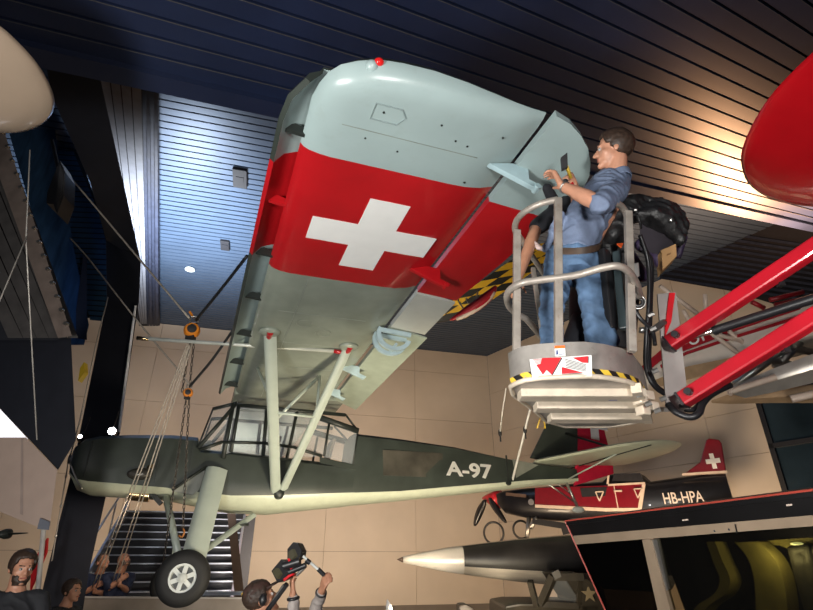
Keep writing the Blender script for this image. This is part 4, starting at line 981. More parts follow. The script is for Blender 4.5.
ppart('door_post', [(642, 484), (645.5, 484), (641.5, 510), (637.5, 510)], m_creamw, .035)
ppart('door_post', [(608, 470.5), (610, 470.5), (608.5, 484), (606.5, 484)], m_creamw, .035)
ppart('door_seam', [(613.5, 486), (614.3, 486), (618.5, 508), (617.5, 508)], m_creamw, .032)
ppart('windscreen', [(612, 481), (614, 473.5), (640, 473), (644, 481.5)], m_pglass, .02)
ppart('side_window', [(580, 488), (607, 487), (605, 496), (582, 497)], m_pglass, .03)
ppart('tail_stripe', [(682, 473.2), (727, 470.5), (727, 472.6), (682, 475.4)], m_creamw, .0, .1)
def tri(px, py):
    for i in range(3):
        c = [(px-4, py-4), (px+4, py-4.5), (px, py+5)]; a, e = c[i], c[(i+1) % 3]
        b = MB(); b.beam(Q(*a, .05), Q(*e, .05), .03, .03); b.build('triangle_mark', m_creamw, pf)
tri(599.5, 496); tri(638, 493)
b = MB(); b.beam(Q(614, 491, .05), Q(622, 491, .05), .02, .05); b.build('door_handle', m_creamw, pf)
b = MB(); b.beam(Q(506, 494, .03), Q(526, 496, .02), .06, .10); b.build('exhaust_strip', mat('brown_exhaust', (.14, .09, .07), .4, .4), pf)
b = MB(); o = Q(531, 502, .06); b.revolve([(0, .10), (.01, .09), (.012, .001)], o, ps, 16); b.build('roundel', mat('badge_grey', (.18, .18, .2), .4), pf)
lo = Q(664, 504, .02); text_mb('HB-HPA', .42, lo, Q(700, 502.0, .02)-lo, pu, squash=.70, bold=.004, thick=.01).build('registration_letters', mat('letter_cream', (.68, .60, .55), .4), pf)
b = MB(); fp = [(683, 474.5), (700, 462), (706, 440), (709, 438.2), (719, 439.5), (721.5, 443), (726, 471)]
b.prism([Q(*p, -.5) for p in fp], -ps*.14); pfin = b.build('fin', m_pred, por, bevel=.03)
cc = Q(713, 461, -.49); b = MB(); ex = pd; b.prism([cc+ex*x*.33+pu*y*.38 for x, y in pl], -ps*.005); b.build('white_cross', m_white, pfin)
b = MB(); cN = (Q(493, 492)+Q(493, 504))/2-ps*.6; tp = (Q(474, 496.5)-ps*.6); ax = (tp-cN).normalized(); L0 = (tp-cN).length
b.revolve([(0, .30), (L0*.3, .27), (L0*.7, .15), (L0*.95, .04), (L0, .001)], cN, ax, 20); spn = b.build('spinner', mat('spinner_red', (.55, .02, .03), .3, coat=.4), por, True)
for pts in (((485, 500), (480, 512), (475, 526)), ((490, 498), (497, 510), (506, 523)), ((486, 492), (489, 484), (493, 472))):
    P_ = [UP(*p, cN+ax*.25, ax if abs(ax.dot(ray(*p))) > .2 else ps) if False else UP(*p, cN+ps*.25, ps) for p in pts]; b = MB(); b.loft([[p+ax*w_*.5+ps*.02, p+ps*.06, p-ax*w_*.5+ps*.02, p-ps*.02] for p, w_ in zip(smoothpts(P_, 4), (.14, .2, .26, .3, .3, .28, .24, .18, .08))]); b.build('propeller_blade', m_pblk, por, True)
for a, c in (((529, 517), (527, 537)), ((536, 517), (531, 528)), ((528, 529), (537, 518))):
    b = MB(); b.cyl(Q(*a, -.3), Q(*c, -.1), .07, 10); b.build('gear_strut', m_steel, por, True)
b = MB(); b.beam(Q(533, 521, -.1), Q(565, 526, -.1), .1, .18); b.build('gear_beam', m_pblk, por)
b = MB(); o = Q(566, 524, -.1); b.beam(o, Q(569, 534, -.1), .25, .3); b.build('gear_fairing', m_pblk, por)
# two black hoops hanging under its nose
for (px, py, rx, lab) in ((493.7, 533, .33, 'larger black hoop hanging under the nose of the black and red airplane'), (521.3, 529.6, .27, 'smaller black hoop beside the landing gear of the black and red airplane')):
    o = U(px, py, 17.2); b = MB(); b.torus(o, V((-.45 if rx > .3 else .1, -1, 0)), rx, .035, 40, 8); tag(b.build('hoop', m_hose, None, True), lab, 'hoop', 'black hoops under the far airplane')

# white and red floatplane at right ---------------------------------------
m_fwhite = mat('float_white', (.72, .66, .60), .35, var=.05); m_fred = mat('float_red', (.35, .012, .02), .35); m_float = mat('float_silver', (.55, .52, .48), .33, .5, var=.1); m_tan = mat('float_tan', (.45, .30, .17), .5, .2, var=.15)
fp0 = U(640, 402, 10.2); fp1 = U(850, 312, 7.6); fd = (fp1-fp0).normalized(); fs = V((fd.y, -fd.x, 0)).normalized()
if fs.dot(CAM-fp0) < 0: fs = -fs
fu = fs.cross(fd).normalized(); fu = fu if fu.z > 0 else -fu
flo = thing('floatplane', 'white floatplane with red stripe and registration, behind the red lift arms', 'airplane', fp0)
def FQ(px, py, o=0.): return UP(px, py, fp0+fs*(.45+o), fs)
b = MB(); rings = []
for x, t_, bo, hw in ((600, 384, 396, .12), (640, 358, 382, .22), (680, 334, 369, .32), (720, 321, 362, .40), (760, 309, 352, .46), (800, 299, 340, .48), (850, 286, 325, .48)):
    a, c = FQ(x, t_), FQ(x, bo); rings.append(rect_ring((a+c)/2-fs*.45, fs, fu, hw, (a-c).length/2))
b.loft(rings); ff = b.build('fuselage', m_fwhite, flo, 45)
def fpart(name, pg, m, o=.09, th=.02): b = MB(); b.prism([FQ(*p, o) for p in pg], -fs*th); return b.build(name, m, ff)
fpart('red_band', [(642, 366), (662, 349), (688, 337), (735, 323), (800, 303), (800, 309), (737, 330), (714, 339), (662, 359), (645, 373)], m_fred)
fpart('red_stripe', [(660, 365), (686, 351.5), (737, 334.5), (800, 315), (800, 318), (737, 337.5), (686, 354.5), (661, 368)], m_fred)
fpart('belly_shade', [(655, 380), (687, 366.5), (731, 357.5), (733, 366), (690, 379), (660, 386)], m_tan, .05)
lo = FQ(684, 348.5, .11); text_mb('-UPR', .34, lo, FQ(711, 338, .11)-lo, fu, squash=.95, thick=.01).build('registration_letters', m_white, ff)
def frod(n_, a, c, r, m, ta=8.4, tc=8.4): b = MB(); b.tube([U(*a, ta), U(*c, tc)], r, 8); return b.build(n_, m, flo, True)
for a, c in (((660, 286), (698, 314)), ((683, 310), (690, 322)), ((705, 294), (706, 310)), ((711, 333), (747, 360)), ((729, 331), (750, 349)), ((755, 343), (768, 318)), ((762, 345), (775, 315)), ((700, 330), (745, 342))): frod('strut', a, c, .035, m_creamw)
for a, c in (((735, 385), (790, 345)), ((748, 355), (790, 365)), ((775, 368), (800, 342)), ((770, 345), (813, 352)), ((795, 372), (830, 352))): frod('float_strut', a, c, .06, m_steel, 7.8, 7.8)
for a, c in (((752, 302), (764, 308)), ((770, 300), (803, 292)), ((775, 305), (813, 297))): frod('red_strut', a, c, .04, m_fred, 8.6, 8.6)
def floatp(pts, m1, nm):       # px, top, bottom, t
    b = MB(); rings = []
    for x, t_, bo, t in pts:
        a, c = U(x, t_, t), U(x, bo, t); h = (a-c)/2; m_ = (a+c)/2; s_ = fs
        rings.append([m_+h, m_+h*.8+s_*h.length*.6, m_+s_*h.length*.95, m_-h*.35+s_*h.length*.95, m_-h, m_-h*.35-s_*h.length*.95, m_-s_*h.length*.95, m_+h*.8-s_*h.length*.6])
    b.loft(rings); return b.build(nm, m1, flo, 30)
f1 = floatp([(729, 387, 393, 7.5), (745, 381, 398, 7.4), (770, 370, 393, 7.2), (813, 354, 383, 7.0), (880, 331, 365, 6.6)], m_float, 'float')
f2 = floatp([(712, 400, 403, 7.9), (730, 394, 404, 7.9), (770, 390, 403, 7.8), (813, 384, 403, 7.6), (870, 372, 396, 7.4)], m_tan, 'float')
b = MB(); b.cyl(U(729, 392, 7.2), U(776, 377, 7.0), .045, 10); b.cyl(U(729, 392, 7.2), U(730, 391.7, 7.2), .06, 10); b.build('keel_tube', m_creamw, f1, 40)
b = MB(); b.cyl(U(791, 399, 7.3), U(850, 386, 7.0), .055, 10); b.build('keel_tube', m_creamw, f2, 40)

# rounded wing tips that enter the frame ---------------------------------------
def tip(name, outline, z, m, label, thick, lower=.16, n=3, seam=None, bands=()):
    root = thing(name, label, 'airplane wing', UZ(*outline[len(outline)//2], z))
    P_ = smoothpts([UZ(*p, z) for p in outline], n, True); c = sum(P_, V())/len(P_)
    rings = []
    for s_, h in ((.0001, -1), (.25, -.97), (.5, -.85), (.72, -.66), (.88, -.42), (.97, -.18), (1, 0), (.97, .2), (.85, .5), (.5, .85), (.0001, 1)):
        rings.append([lerp(c, p, s_)+V((0, 0, h*(lower if h < 0 else thick))) for p in P_])
    b = MB(); b.loft(rings, False); w_ = b.build('wing_skin', m, root, True)
    return root, w_, c
m_rw = mat('red_wing', (.52, .006, .012), .22, var=.1, scale=2, coat=.6)
r1, w1, _ = tip('red_wing', [(813, 52), (790, 74), (768, 99), (751, 127), (742, 150), (741.5, 166), (748, 183), (765, 196), (790, 204), (830, 207), (900, 200), (1000, 180), (1100, 120), (1100, 20), (1000, -60), (900, -30), (850, 18)], 5.1, m_rw, 'glossy red rounded wing tip at the upper right, above the red lift arms', .1, .16)
m_cw = mat('cream_wing', (.25, .19, .14), .25, var=.1, scale=1.5, coat=.5)
r2_, w2, _ = tip('cream_wing', [(0, 26), (20, 44), (37, 63), (49, 83), (54.5, 100), (52, 114), (41, 125), (24, 131), (0, 132), (-80, 130), (-180, 120), (-260, 60), (-200, 0), (-90, -10), (-30, 8)], 4.5, m_cw, 'glossy cream rounded wing tip at the upper left corner', .1, .14)
b = MB(); b.tube([UZ(2, 131, 4.44), UZ(0, 112, 4.42), UZ(-4, 90, 4.40)], .006, 6); b.build('trailing_seam', m_brown, w2, True)

# silver pointed jet nose ---------------------------------------
JA = U(397, 559.5, 8.6); JB = U(660, 561, 8.9); jd = (JB-JA).normalized(); JL = (JB-JA).length
jet = thing('jet_nose', 'long pointed silver and white jet nose cone below the tail, pointing left', 'airplane', JA)
jr = lambda d: interp([(0, .004), (.10, .045), (.45, .115), (.85, .185), (1.3, .24), (2.0, .32), (2.8, .385), (3.6, .43), (JL, .47)], d)
ds = [0, .05, .1, .2, .3, .45, .6, .85, 1.07, 1.09, 1.3, 1.6, 2, 2.4, 2.8, 3.2, 3.6, JL]
m_jw = mat('cone_white', (.72, .66, .60), .3, .1, var=.04); m_jt = mat('cone_tip', (.10, .065, .05), .35); m_jm = mat('metal_sheen', (.72, .64, .54), .28, .5, var=.12, scale=2, stretch=(1, 6, 6)); m_jd = mat('body_dark', (.022, .020, .019), .38, var=.4, scale=3)
pr = [(d, jr(d)) for d in ds]
b = MB(); b.revolve(pr[:3], JA, jd, 32); tipm = b.build('cone_tip', m_jt, jet, True)
b = MB(); b.revolve(pr[2:10], JA, jd, 32); b.build('nose_cone', m_jw, jet, True)
b = MB(); rings = []; 
for d, r in pr[9:]:
    x = jd.cross(V((0, 0, 1))).normalized(); y = x.cross(jd).normalized(); rings.append([JA+jd*d+(x*cos(2*pi*k/40)+y*sin(2*pi*k/40))*r for k in range(40)])
n = 40; b.v = [q for r in rings for q in r]
for i in range(len(rings)-1):
    for j in range(n):
        b.f.append([i*n+j, i*n+(j+1) % n, (i+1)*n+(j+1) % n, (i+1)*n+j]); a = (j+.5)/n*360; b.mi.append(1 if (a < 75 or a > 335 or 105 < a < 205) else 0)  # top and lower faces silver: sheen and reflection put into the colour
b.build('fuselage', [m_jm, m_jd], jet, True)
# olive military car below the jet nose ---------------------------------------
m_olive = mat('olive_dark', (.018, .014, .009), .45, var=.3)
CO = U(545, 600, 7.0); CO.z = 0
car = thing('military_car', 'dark olive military car with windscreen frame and star, below the jet nose', 'car', CO)
def CQ(px, py, t=7.0): return U(px, py, t)
def bar(pts, w_, name='windscreen_frame', m=m_olive, t=7.0): b = MB(); [b.beam(CQ(*a, t), CQ(*c, t), w_, w_) for a, c in zip(pts, pts[1:])]; return b.build(name, m, car)
bar([(530, 581), (536.5, 606)], .07, 'front_post'); bar([(541, 604), (553, 576), (560, 573)], .09); bar([(553, 577), (583, 577)], .09); bar([(541, 604), (578, 606)], .07); bar([(580, 577), (578, 606)], .05)
b = MB(); b.prism([CQ(553, 578, 7.05), CQ(578, 579, 7.05), CQ(577, 604, 7.05), CQ(543, 603, 7.05)], (0, .01, 0)); b.build('windscreen', glassmat('car_glass', .03), car)
b = MB(); b.prism([CQ(562, 573), CQ(575, 572), CQ(605, 590), CQ(612, 650), CQ(585, 650), (CQ(580, 600))], (0, 1.2, 0)); b.build('side_panel', m_olive, car, bevel=.02)
b = MB(); q0 = CQ(505, 606); b.prism([q0, CQ(520, 603.5), CQ(600, 604), CQ(605, 700), CQ(505, 700)], (0, 1.5, 0)); b.build('body', m_olive, car, bevel=.03)
b = MB(); sc = CQ(589, 594, 6.97); st = []
for k in range(10): a = pi/2+k*pi/5; r = .11 if k % 2 == 0 else .045; st.append(sc+V((r*cos(a), 0, r*sin(a))))
b.prism(st, (0, -.008, 0)); b.build('star', mat('star_brown', (.11, .08, .04), .6), car)
for sx in (-.35, .75):
    b = MB(); w0 = CO+V((sx, -.02, .38)); b.revolve([(-.1, .2), (-.1, .34), (0, .38), (.1, .34), (.1, .2)], w0, (0, 1, 0), 28); b.build('wheel', m_tyre, car, 50)
b = MB(); q_ = [U(459, 605, 6.4), U(466, 604.5, 6.4), U(475, 609, 6.4)]; b.prism(q_+[V((q_[2].x, q_[2].y, 0)), V((q_[0].x, q_[0].y, 0))], (0, .4, 0)); tag(b.build('crate', mat('dark_case', (.03, .022, .018), .5), None, bevel=.02), 'dark object edge at the bottom, under the white jet nose cone', 'case')
b = MB(); o = U(387, 599, 5); b.loft([[o+V((0, 0, 0)), o+V((.004, 0, 0)), o+V((.004, .01, 0))], [o+V((-.01, 0, -.06)), o+V((.05, -.01, -.06)), o+V((.03, .05, -.06))], [o+V((-.01, 0, -.3)), o+V((.10, -.01, -.3)), o+V((.05, .07, -.3))]])
tag(b.build('fin_tip', mat('fin_white', (.75, .72, .68), .4), None, True), 'small white pointed fin tip at the bottom edge, left of the jet nose', 'fin')
# yellow and black checked surface with red fairing behind the wing ---------------------------------------
CK = thing('checkered_rudder', 'yellow and black checkered tail surface seen behind the red wing flap', 'airplane tail', U(480, 285, 8.6))
o = U(446, 314, 8.6); ux = U(459, 305, 8.6)-o; uy = U(463, 311, 8.6)-o
b = MB()
for i in range(-1, 8):
    for j in range(-1, 2):
        b.m = (i+j) % 2; a = lambda u, v: o+ux*u+uy*v
        b.prism([a(i, j), a(i+1, j), a(i+1, j+1), a(i, j+1)], (0, .08, .02))
b.build('checker_panel', [mat('check_yellow', (.72, .42, .02), .45), m_hblk], CK)
pod = thing('red_fairing', 'slim red and white fairing hung below the yellow checkered surface', 'fairing', U(475, 303, 7.2))
pts = smoothpts([U(450, 320, 7.2), U(460, 315.5, 7.2), U(472, 308.5, 7.2), U(484, 300, 7.2), U(492, 292, 7.2), U(496, 286, 7.2)], 3); rr = [.006+.075*sin(pi*min(1, (i+.3)/(len(pts)))) for i in range(len(pts))]
b = MB(); b.tube(pts, rr, 14); b.build('shell', mat('fairing_red', (.42, .02, .03), .3, coat=.4), pod, True)
b = MB(); b.tube([p+V((0, -.01, -.035)) for p in pts[2:-2]], [r*.62 for r in rr[2:-2]], 12); b.build('underside', m_creamw, pod, True)
for a, c in (((464, 310), (458, 300)), ((474, 304), (478, 292)), ((470, 306), (466, 298))): b = MB(); b.tube([U(*a, 7.25), U(*c, 7.6)], .012, 6); b.build('stay', m_creamw, pod, True)

# dark glazed cabin at the lower right ---------------------------------------
m_cab = mat('cabin_black', (.005, .0045, .005), .35, var=.3); m_band = mat('band_beige', (.36, .27, .19), .4, .3, var=.15, scale=4); m_edge = mat('edge_red', (.40, .06, .04), .4); m_tint = glassmat('tinted_glass', .10, (.02, .02, .02), .03, (.5, .48, .42)); m_tint2 = glassmat('dark_tinted_glass', .12, (.01, .01, .01), .03, (.10, .09, .08))
DA = U(565, 521, 4.0); DB_ = U(813, 490, 2.55); DC = U(605, 610, 3.75); dn = (DB_-DA).cross(DC-DA).normalized()
if dn.dot(CAM-DA) < 0: dn = -dn
def DQ(px, py, o=0.): return UP(px, py, DA+dn*o, dn)
cab = thing('glazed_cabin', 'large dark glazed cabin with beige band and red edge at the lower right', 'cabin', UZ(700, 620, 0) if False else V((2.2, 3.6, 0)))
back = V((dn.x, dn.y, 0)).normalized()*-.9
b = MB(); b.prism([DQ(565, 521), DQ(840, 486.5), DQ(840, 513), DQ(572.5, 536)], -dn*.06); fas = b.build('roof_fascia', m_cab, cab)
b = MB(); b.prism([DQ(572.5, 536, .004), DQ(840, 513, .004), DQ(840, 524, .004), DQ(575.5, 544.5, .004)], -dn*.05); bd = b.build('metal_band', m_band, cab)
b = MB(); b.tube([DQ(565, 521, .004), DQ(840, 486.5, .004)], .006, 6); b.build('red_edge', m_edge, fas)
b = MB(); b.tube([DQ(565, 521, .004), DQ(606, 612, .004), DQ(650, 710, .004)], .006, 6); b.build('red_edge', m_edge, fas)
b = MB(); b.prism([DQ(565, 521), DQ(840, 486.5), DQ(840, 486.5)+back, DQ(565, 521)+back], (0, 0, -.03)); b.build('roof', m_cab, cab)
for p in ((685, 520), (789, 505)):
    b = MB(); b.beam(DQ(p[0]-2.5, p[1]+.3, .006), DQ(p[0]+3, p[1]-.4, .006), .006, .008); b.build('roof_lamp', m_creamw, fas)
for p in ((714.5, 531), (729, 529.5)): b = MB(); b.cyl(DQ(*p, .006), DQ(*p, -.01), .006, 10); b.build('screw', m_cab, bd)
b = MB(); b.beam(DQ(735, 524, .008), DQ(737, 533, .008), .006, .01); b.build('joint', m_cab, bd)
b = MB(); b.prism([DQ(642, 540, .01), DQ(650.5, 539, .01), DQ(671, 612, .01), DQ(700, 720, .01), DQ(690, 720, .01), DQ(658, 612, .01)], -dn*.05); b.build('frame_post', m_band, cab)
b = MB(); b.prism([DQ(652, 540), DQ(657, 539.5), DQ(668, 590), DQ(664, 592)], -dn*.03); b.build('seal_strip', m_steel, cab)
b = MB(); b.prism([DQ(575.5, 544.5, -.02), DQ(642, 540, -.02), DQ(658, 612, -.02), DQ(690, 720, -.02), DQ(650, 710, -.02), DQ(606, 612, -.02)], -dn*.01); b.build('window_pane', m_tint2, cab)
b = MB(); b.prism([DQ(651, 539, -.02), DQ(840, 524, -.02), DQ(900, 720, -.02), DQ(700, 720, -.02), DQ(671, 612, -.02)], -dn*.01); b.build('window_pane', m_tint, cab)
def DI(px, py, t): return U(px, py, t)
m_int = mat('interior_olive', (.22, .19, .06), .7, var=.25, scale=6); m_iw = mat('interior_dark', (.02, .018, .014), .7); m_stl = mat('interior_seat', (.03, .028, .024), .6)
b = MB(); b.prism([DQ(572, 530)+back, DQ(840, 500)+back, DQ(900, 740)+back, DQ(640, 740)+back], back*.05); b.build('back_wall', m_iw, cab)
def arch(pl_, w0, w1, dep, m, nm):
    sp = smoothpts([DQ(x, y)+back*dep for x, y in pl_], 5); tv = dn.cross(V((0, 0, 1))).normalized(); n_ = len(sp)
    b = MB(); b.loft([[p, p+V((.0, 0, 0))+tv*lerp(w0, w1, i/n_), p+tv*lerp(w0, w1, i/n_)+back*.12, p+back*.12] for i, p in enumerate(sp)]); return b.build(nm, m, cab, 40)
sg = 1
arch([(690, 541), (697, 560), (705, 580), (700, 595), (685, 606), (676, 618)], .06, .08, .25, m_int, 'door_arch')
arch([(727, 541), (742, 556), (752, 578), (757, 612), (758, 660)], .14, .20, .30, m_int, 'door_arch')
b = MB(); b.prism([DQ(700, 541)+back*.45, DQ(900, 527)+back*.45, DQ(900, 551)+back*.45, DQ(752, 552)+back*.45, DQ(735, 545)+back*.45], back*.05); b.build('headlining', m_int, cab)
for px in (763, 786, 812):
    b = MB(); chain_(b, [DQ(px-9, 550)+back*.38, DQ(px+8, 549)+back*.38, DQ(px+12, 562)+back*.38, DQ(px+30, 615)+back*.42], [.028, .032, .05, .08]); chain_(b, [DQ(px-9, 550)+back*.38, DQ(px-2, 562)+back*.38, DQ(px+14, 615)+back*.42], [.028, .045, .07]); b.build('seat', m_stl, cab, remesh=.012, smoothmod=4)
b = MB(); b.prism([DQ(648, 700), DQ(900, 700), DQ(900, 700)+back, DQ(648, 700)+back], (0, 0, -1.0)); b.build('lower_body', m_cab, cab)
b = MB(); o = DQ(764, 543)+back*.32; b.ell(o, (.035, .02, .008)); b.build('cabin_lamp', mat('cabin_glow', (1, 1, .8), .4, emit=(.85, .9, .35), estr=2.0), cab, True)
# ================================================================ hoists, chains, ropes
m_org = mat('hoist_orange', (.62, .20, .015), .4, var=.15, coat=.2); m_chain = mat('chain_steel', (.10, .085, .075), .38, .85, var=.2)
m_rope = mat('rope', (.42, .37, .31), .8, var=.2, scale=30); m_strap = mat('strap_black', (.014, .014, .016), .6)
def links(name, a, c, parent, r=.022, wire=.006, m=m_chain, mesh=None):
    a = V(a); c = V(c); n_ = int((c-a).length/(r*2.6)); b = MB(); d = (c-a)/max(n_, 1); dn_ = d.normalized()
    x = dn_.cross(V((0, 1, 0))).normalized(); y = dn_.cross(x)
    for i in range(n_):
        o = a+d*(i+.5); s_ = x if i % 2 else y
        b.tube([o+s_*cos(k*pi/4)*r*.62+dn_*sin(k*pi/4)*r*1.55 for k in range(8)], wire, 5, True)
    return b.build(name, m, parent, True)
HK = U(192, 331, 7.0)
def hoist(px, py, t, s, label, chains):
    o = U(px, py, t); h = thing('chain_hoist', label, 'hoist', o)
    b = MB(); b.revolve([(-.075*s, .04*s), (-.07*s, .085*s), (-.03*s, .105*s), (.03*s, .105*s), (.07*s, .085*s), (.075*s, .04*s)], o, (.35, -1, 0), 24); hb = b.build('hoist_body', m_org, h, 50)
    b = MB(); b.revolve([(.0, .06*s), (.012*s, .06*s), (.016*s, .03*s), (.02*s, .001)], o+V((.35, -1, 0)).normalized()*.073*s, (.35, -1, 0), 18); b.build('cover_disc', m_strap, hb, 40)
    b = MB(); b.beam(o+V((0, 0, -.05*s)), o+V((0, 0, -.14*s)), .11*s, .10*s); b.build('chain_guide', m_strap, h, bevel=.006)
    b = MB(); b.torus(o+V((0, 0, .155*s)), (.3, -1, 0), .055*s, .014*s, 20, 8); b.build('ring', m_steel, h, True)
    b = MB(); b.beam(o+V((-.02*s, 0, .20*s)), o+V((-.08*s, 0, .28*s)), .04*s, .03*s); b.build('shackle', m_org, h, bevel=.004)
    for a, c, tt in chains: links('chain', U(*a, t), U(*c, tt), h)
    return o, h
hoist(192, 330.5, 7.0, 1.0, 'upper chain hoist with orange body hanging left of the wing', [((190.5, 341), (182, 392), 6.98), ((194, 341), (189.5, 388), 7.0)])
o2, h2 = hoist(188, 393, 6.95, .62, 'lower small orange hoist block just above the fuselage', [((186, 400), (163, 566), 6.6), ((189, 400), (183, 528), 6.7)])
b = MB(); o = U(182, 532, 6.7); b.tube(smoothpts([o+V((0, 0, .05)), o+V((.03, 0, 0)), o+V((.01, 0, -.06)), o+V((-.035, 0, -.04))], 4), .012, 8); b.build('hook', mat('hook_rust', (.35, .13, .03), .5, .3), h2, True)
def rope(name, pts, r, m, label, cat='rope', group=None):
    b = MB(); b.tube(smoothpts(pts, 6), r, 8); return tag(b.build(name, m, None, True), label, cat, group)
rope('rope', [U(60, 168, 9.2), U(76, 184, 9.0), U(130, 248, 8.1), U(189, 318, 7.0)], .014, m_rope, 'pale rope slanting from the roof at upper left to the upper hoist')
rope('rope', [U(70, 238, 9.0), U(88, 258, 8.7), U(135, 318, 7.9), U(183, 376, 7.0), U(188, 385, 6.95)], .012, m_rope, 'second pale rope slanting down to the lower hoist block')
rope('strap', [U(247, 256, 5.9), U(222, 288, 6.4), U(196, 320, 6.95)], .020, m_strap, 'black strap running from the slat down to the upper hoist ring', 'strap')
rope('strap', [U(233, 330, 6.6), U(212, 360, 6.75), U(190, 386, 6.9)], .018, m_strap, 'black strap running from the slat down to the lower hoist block', 'strap')
for (a, c, dx, lab) in (((188, 342), (92, 588), 0, 'double hand rope pulled by the left of the two navy-shirted men'), ((190, 344), (112, 583), 0, 'double hand rope pulled by the right of the two navy-shirted men')):
    t = thing('hand_rope', lab, 'rope', U(*a, 7.0), 'hand ropes of the hoist')
    for k in (0, 1):
        b = MB(); b.tube(smoothpts([U(a[0]+k*2, a[1], 7.0), U(lerp(a[0], c[0], .4)+k*3, lerp(a[1], c[1], .4), 6.75), U(lerp(a[0], c[0], .64)+k*3.5, lerp(a[1], c[1], .64), 6.85), U(c[0]+k*4, c[1], 8.55)], 5), .0085, 6); b.build('rope_strand', m_rope, t, True)
# long thin spreader pole with a red tip
sp = thing('spreader_pole', 'long thin pale pole reaching from the hoist across the wing struts', 'pole', U(240, 345, 6.4))
b = MB(); b.cyl(U(137, 338, 6.6), U(334, 351, 6.75), .024, 12); b.build('tube', mat('pole_pale', (.50, .52, .48), .4, .2), sp, True)
b = MB(); b.cyl(U(334, 351, 6.75), U(342, 352.5, 6.76), .026, 12); b.build('red_tip', m_wred, sp, True)
b = MB(); b.cyl(U(137, 338, 6.6), U(149, 339, 6.61), .026, 12); b.build('brass_end', m_brass, sp, True)
# lifting lines at the tail
for (pts, lab) in (([(506, 388), (502, 415), (500, 433)], 'left pale lifting line with black hook above the tail'), ([(534, 392), (525, 430), (512, 482)], 'right pale lifting line with black buckle running to the tail post')):
    P_ = [U(x, y, t) for (x, y), t in zip(pts, (9.3, 9.5, 9.65))]; t = thing('lifting_line', lab, 'rope', P_[-1], 'tail lifting lines')
    b = MB(); b.tube(P_, .012 if lab[0] == 'l' else .022, 8); b.build('line', mat('line_white', (.7, .68, .64), .6), t, True)
    b = MB(); q = P_[1] if lab[0] == 'r' else P_[2]; b.ell(q, (.035, .035, .07), None, 10, 8); b.tube([q+V((0, 0, -.05)), q+V((0, 0, -.16))], .015, 6); b.build('buckle', m_strap, t, True)
b = MB()
tri_ = [U(537, 428, 9.9), U(543, 410, 9.9), U(545, 428, 9.9)]
b.tube(tri_, .02, 6, True); tag(b.build('yellow_triangle', m_yel), 'small yellow triangle frame hanging beside the fin', 'marker')

# platform below the wheel ------------------------------------------------------------
m_plat = mat('platform_grey', (.22, .19, .17), .45, var=.12, scale=4); m_platl = mat('platform_edge', (.5, .47, .46), .35, .3)
pf0 = U(52, 597, 7.9); pf1 = U(252, 591, 7.7); pf1.z = pf0.z
pln = thing('work_platform', 'long grey platform edge below the wheel, in front of the navy-shirted men', 'platform', (pf0+pf1)/2)
dd = (pf1-pf0).normalized(); nb_ = V((-dd.y, dd.x, 0))
if nb_.y < 0: nb_ = -nb_
b = MB(); b.loft([[pf0, pf0+nb_*.25, pf0+nb_*.25-V((0, 0, .04)), pf0-V((0, 0, .04))], [pf0+dd*.12, pf0+dd*.12+nb_*.28, pf0+dd*.12+nb_*.28-V((0, 0, .30)), pf0+dd*.12-V((0, 0, .30))], [pf1+dd*.12, pf1+dd*.12+nb_*.28, pf1+dd*.12+nb_*.28-V((0, 0, .33)), pf1+dd*.12-V((0, 0, .33))]]); b.build('deck', m_plat, pln)
b = MB(); b.beam(pf0+dd*.02-nb_*.01, pf1+dd*.12-nb_*.01, .03, .022); b.build('edge_trim', m_platl, pln)
b = MB(); q = lerp(pf0, pf1, .60)+nb_*.3; b.beam(q+V((0, 0, .04)), lerp(pf0, pf1, .98)+nb_*.3+V((0, 0, .05)), .12, .05); b.build('rail', m_nose, pln)
for s_ in (.2, .8):
    b = MB(); q = lerp(pf0, pf1, s_)+nb_*.14; b.beam(V((q.x, q.y, 0)), q-V((0, 0, .28)), .12, .12); b.build('leg', m_plat, pln)

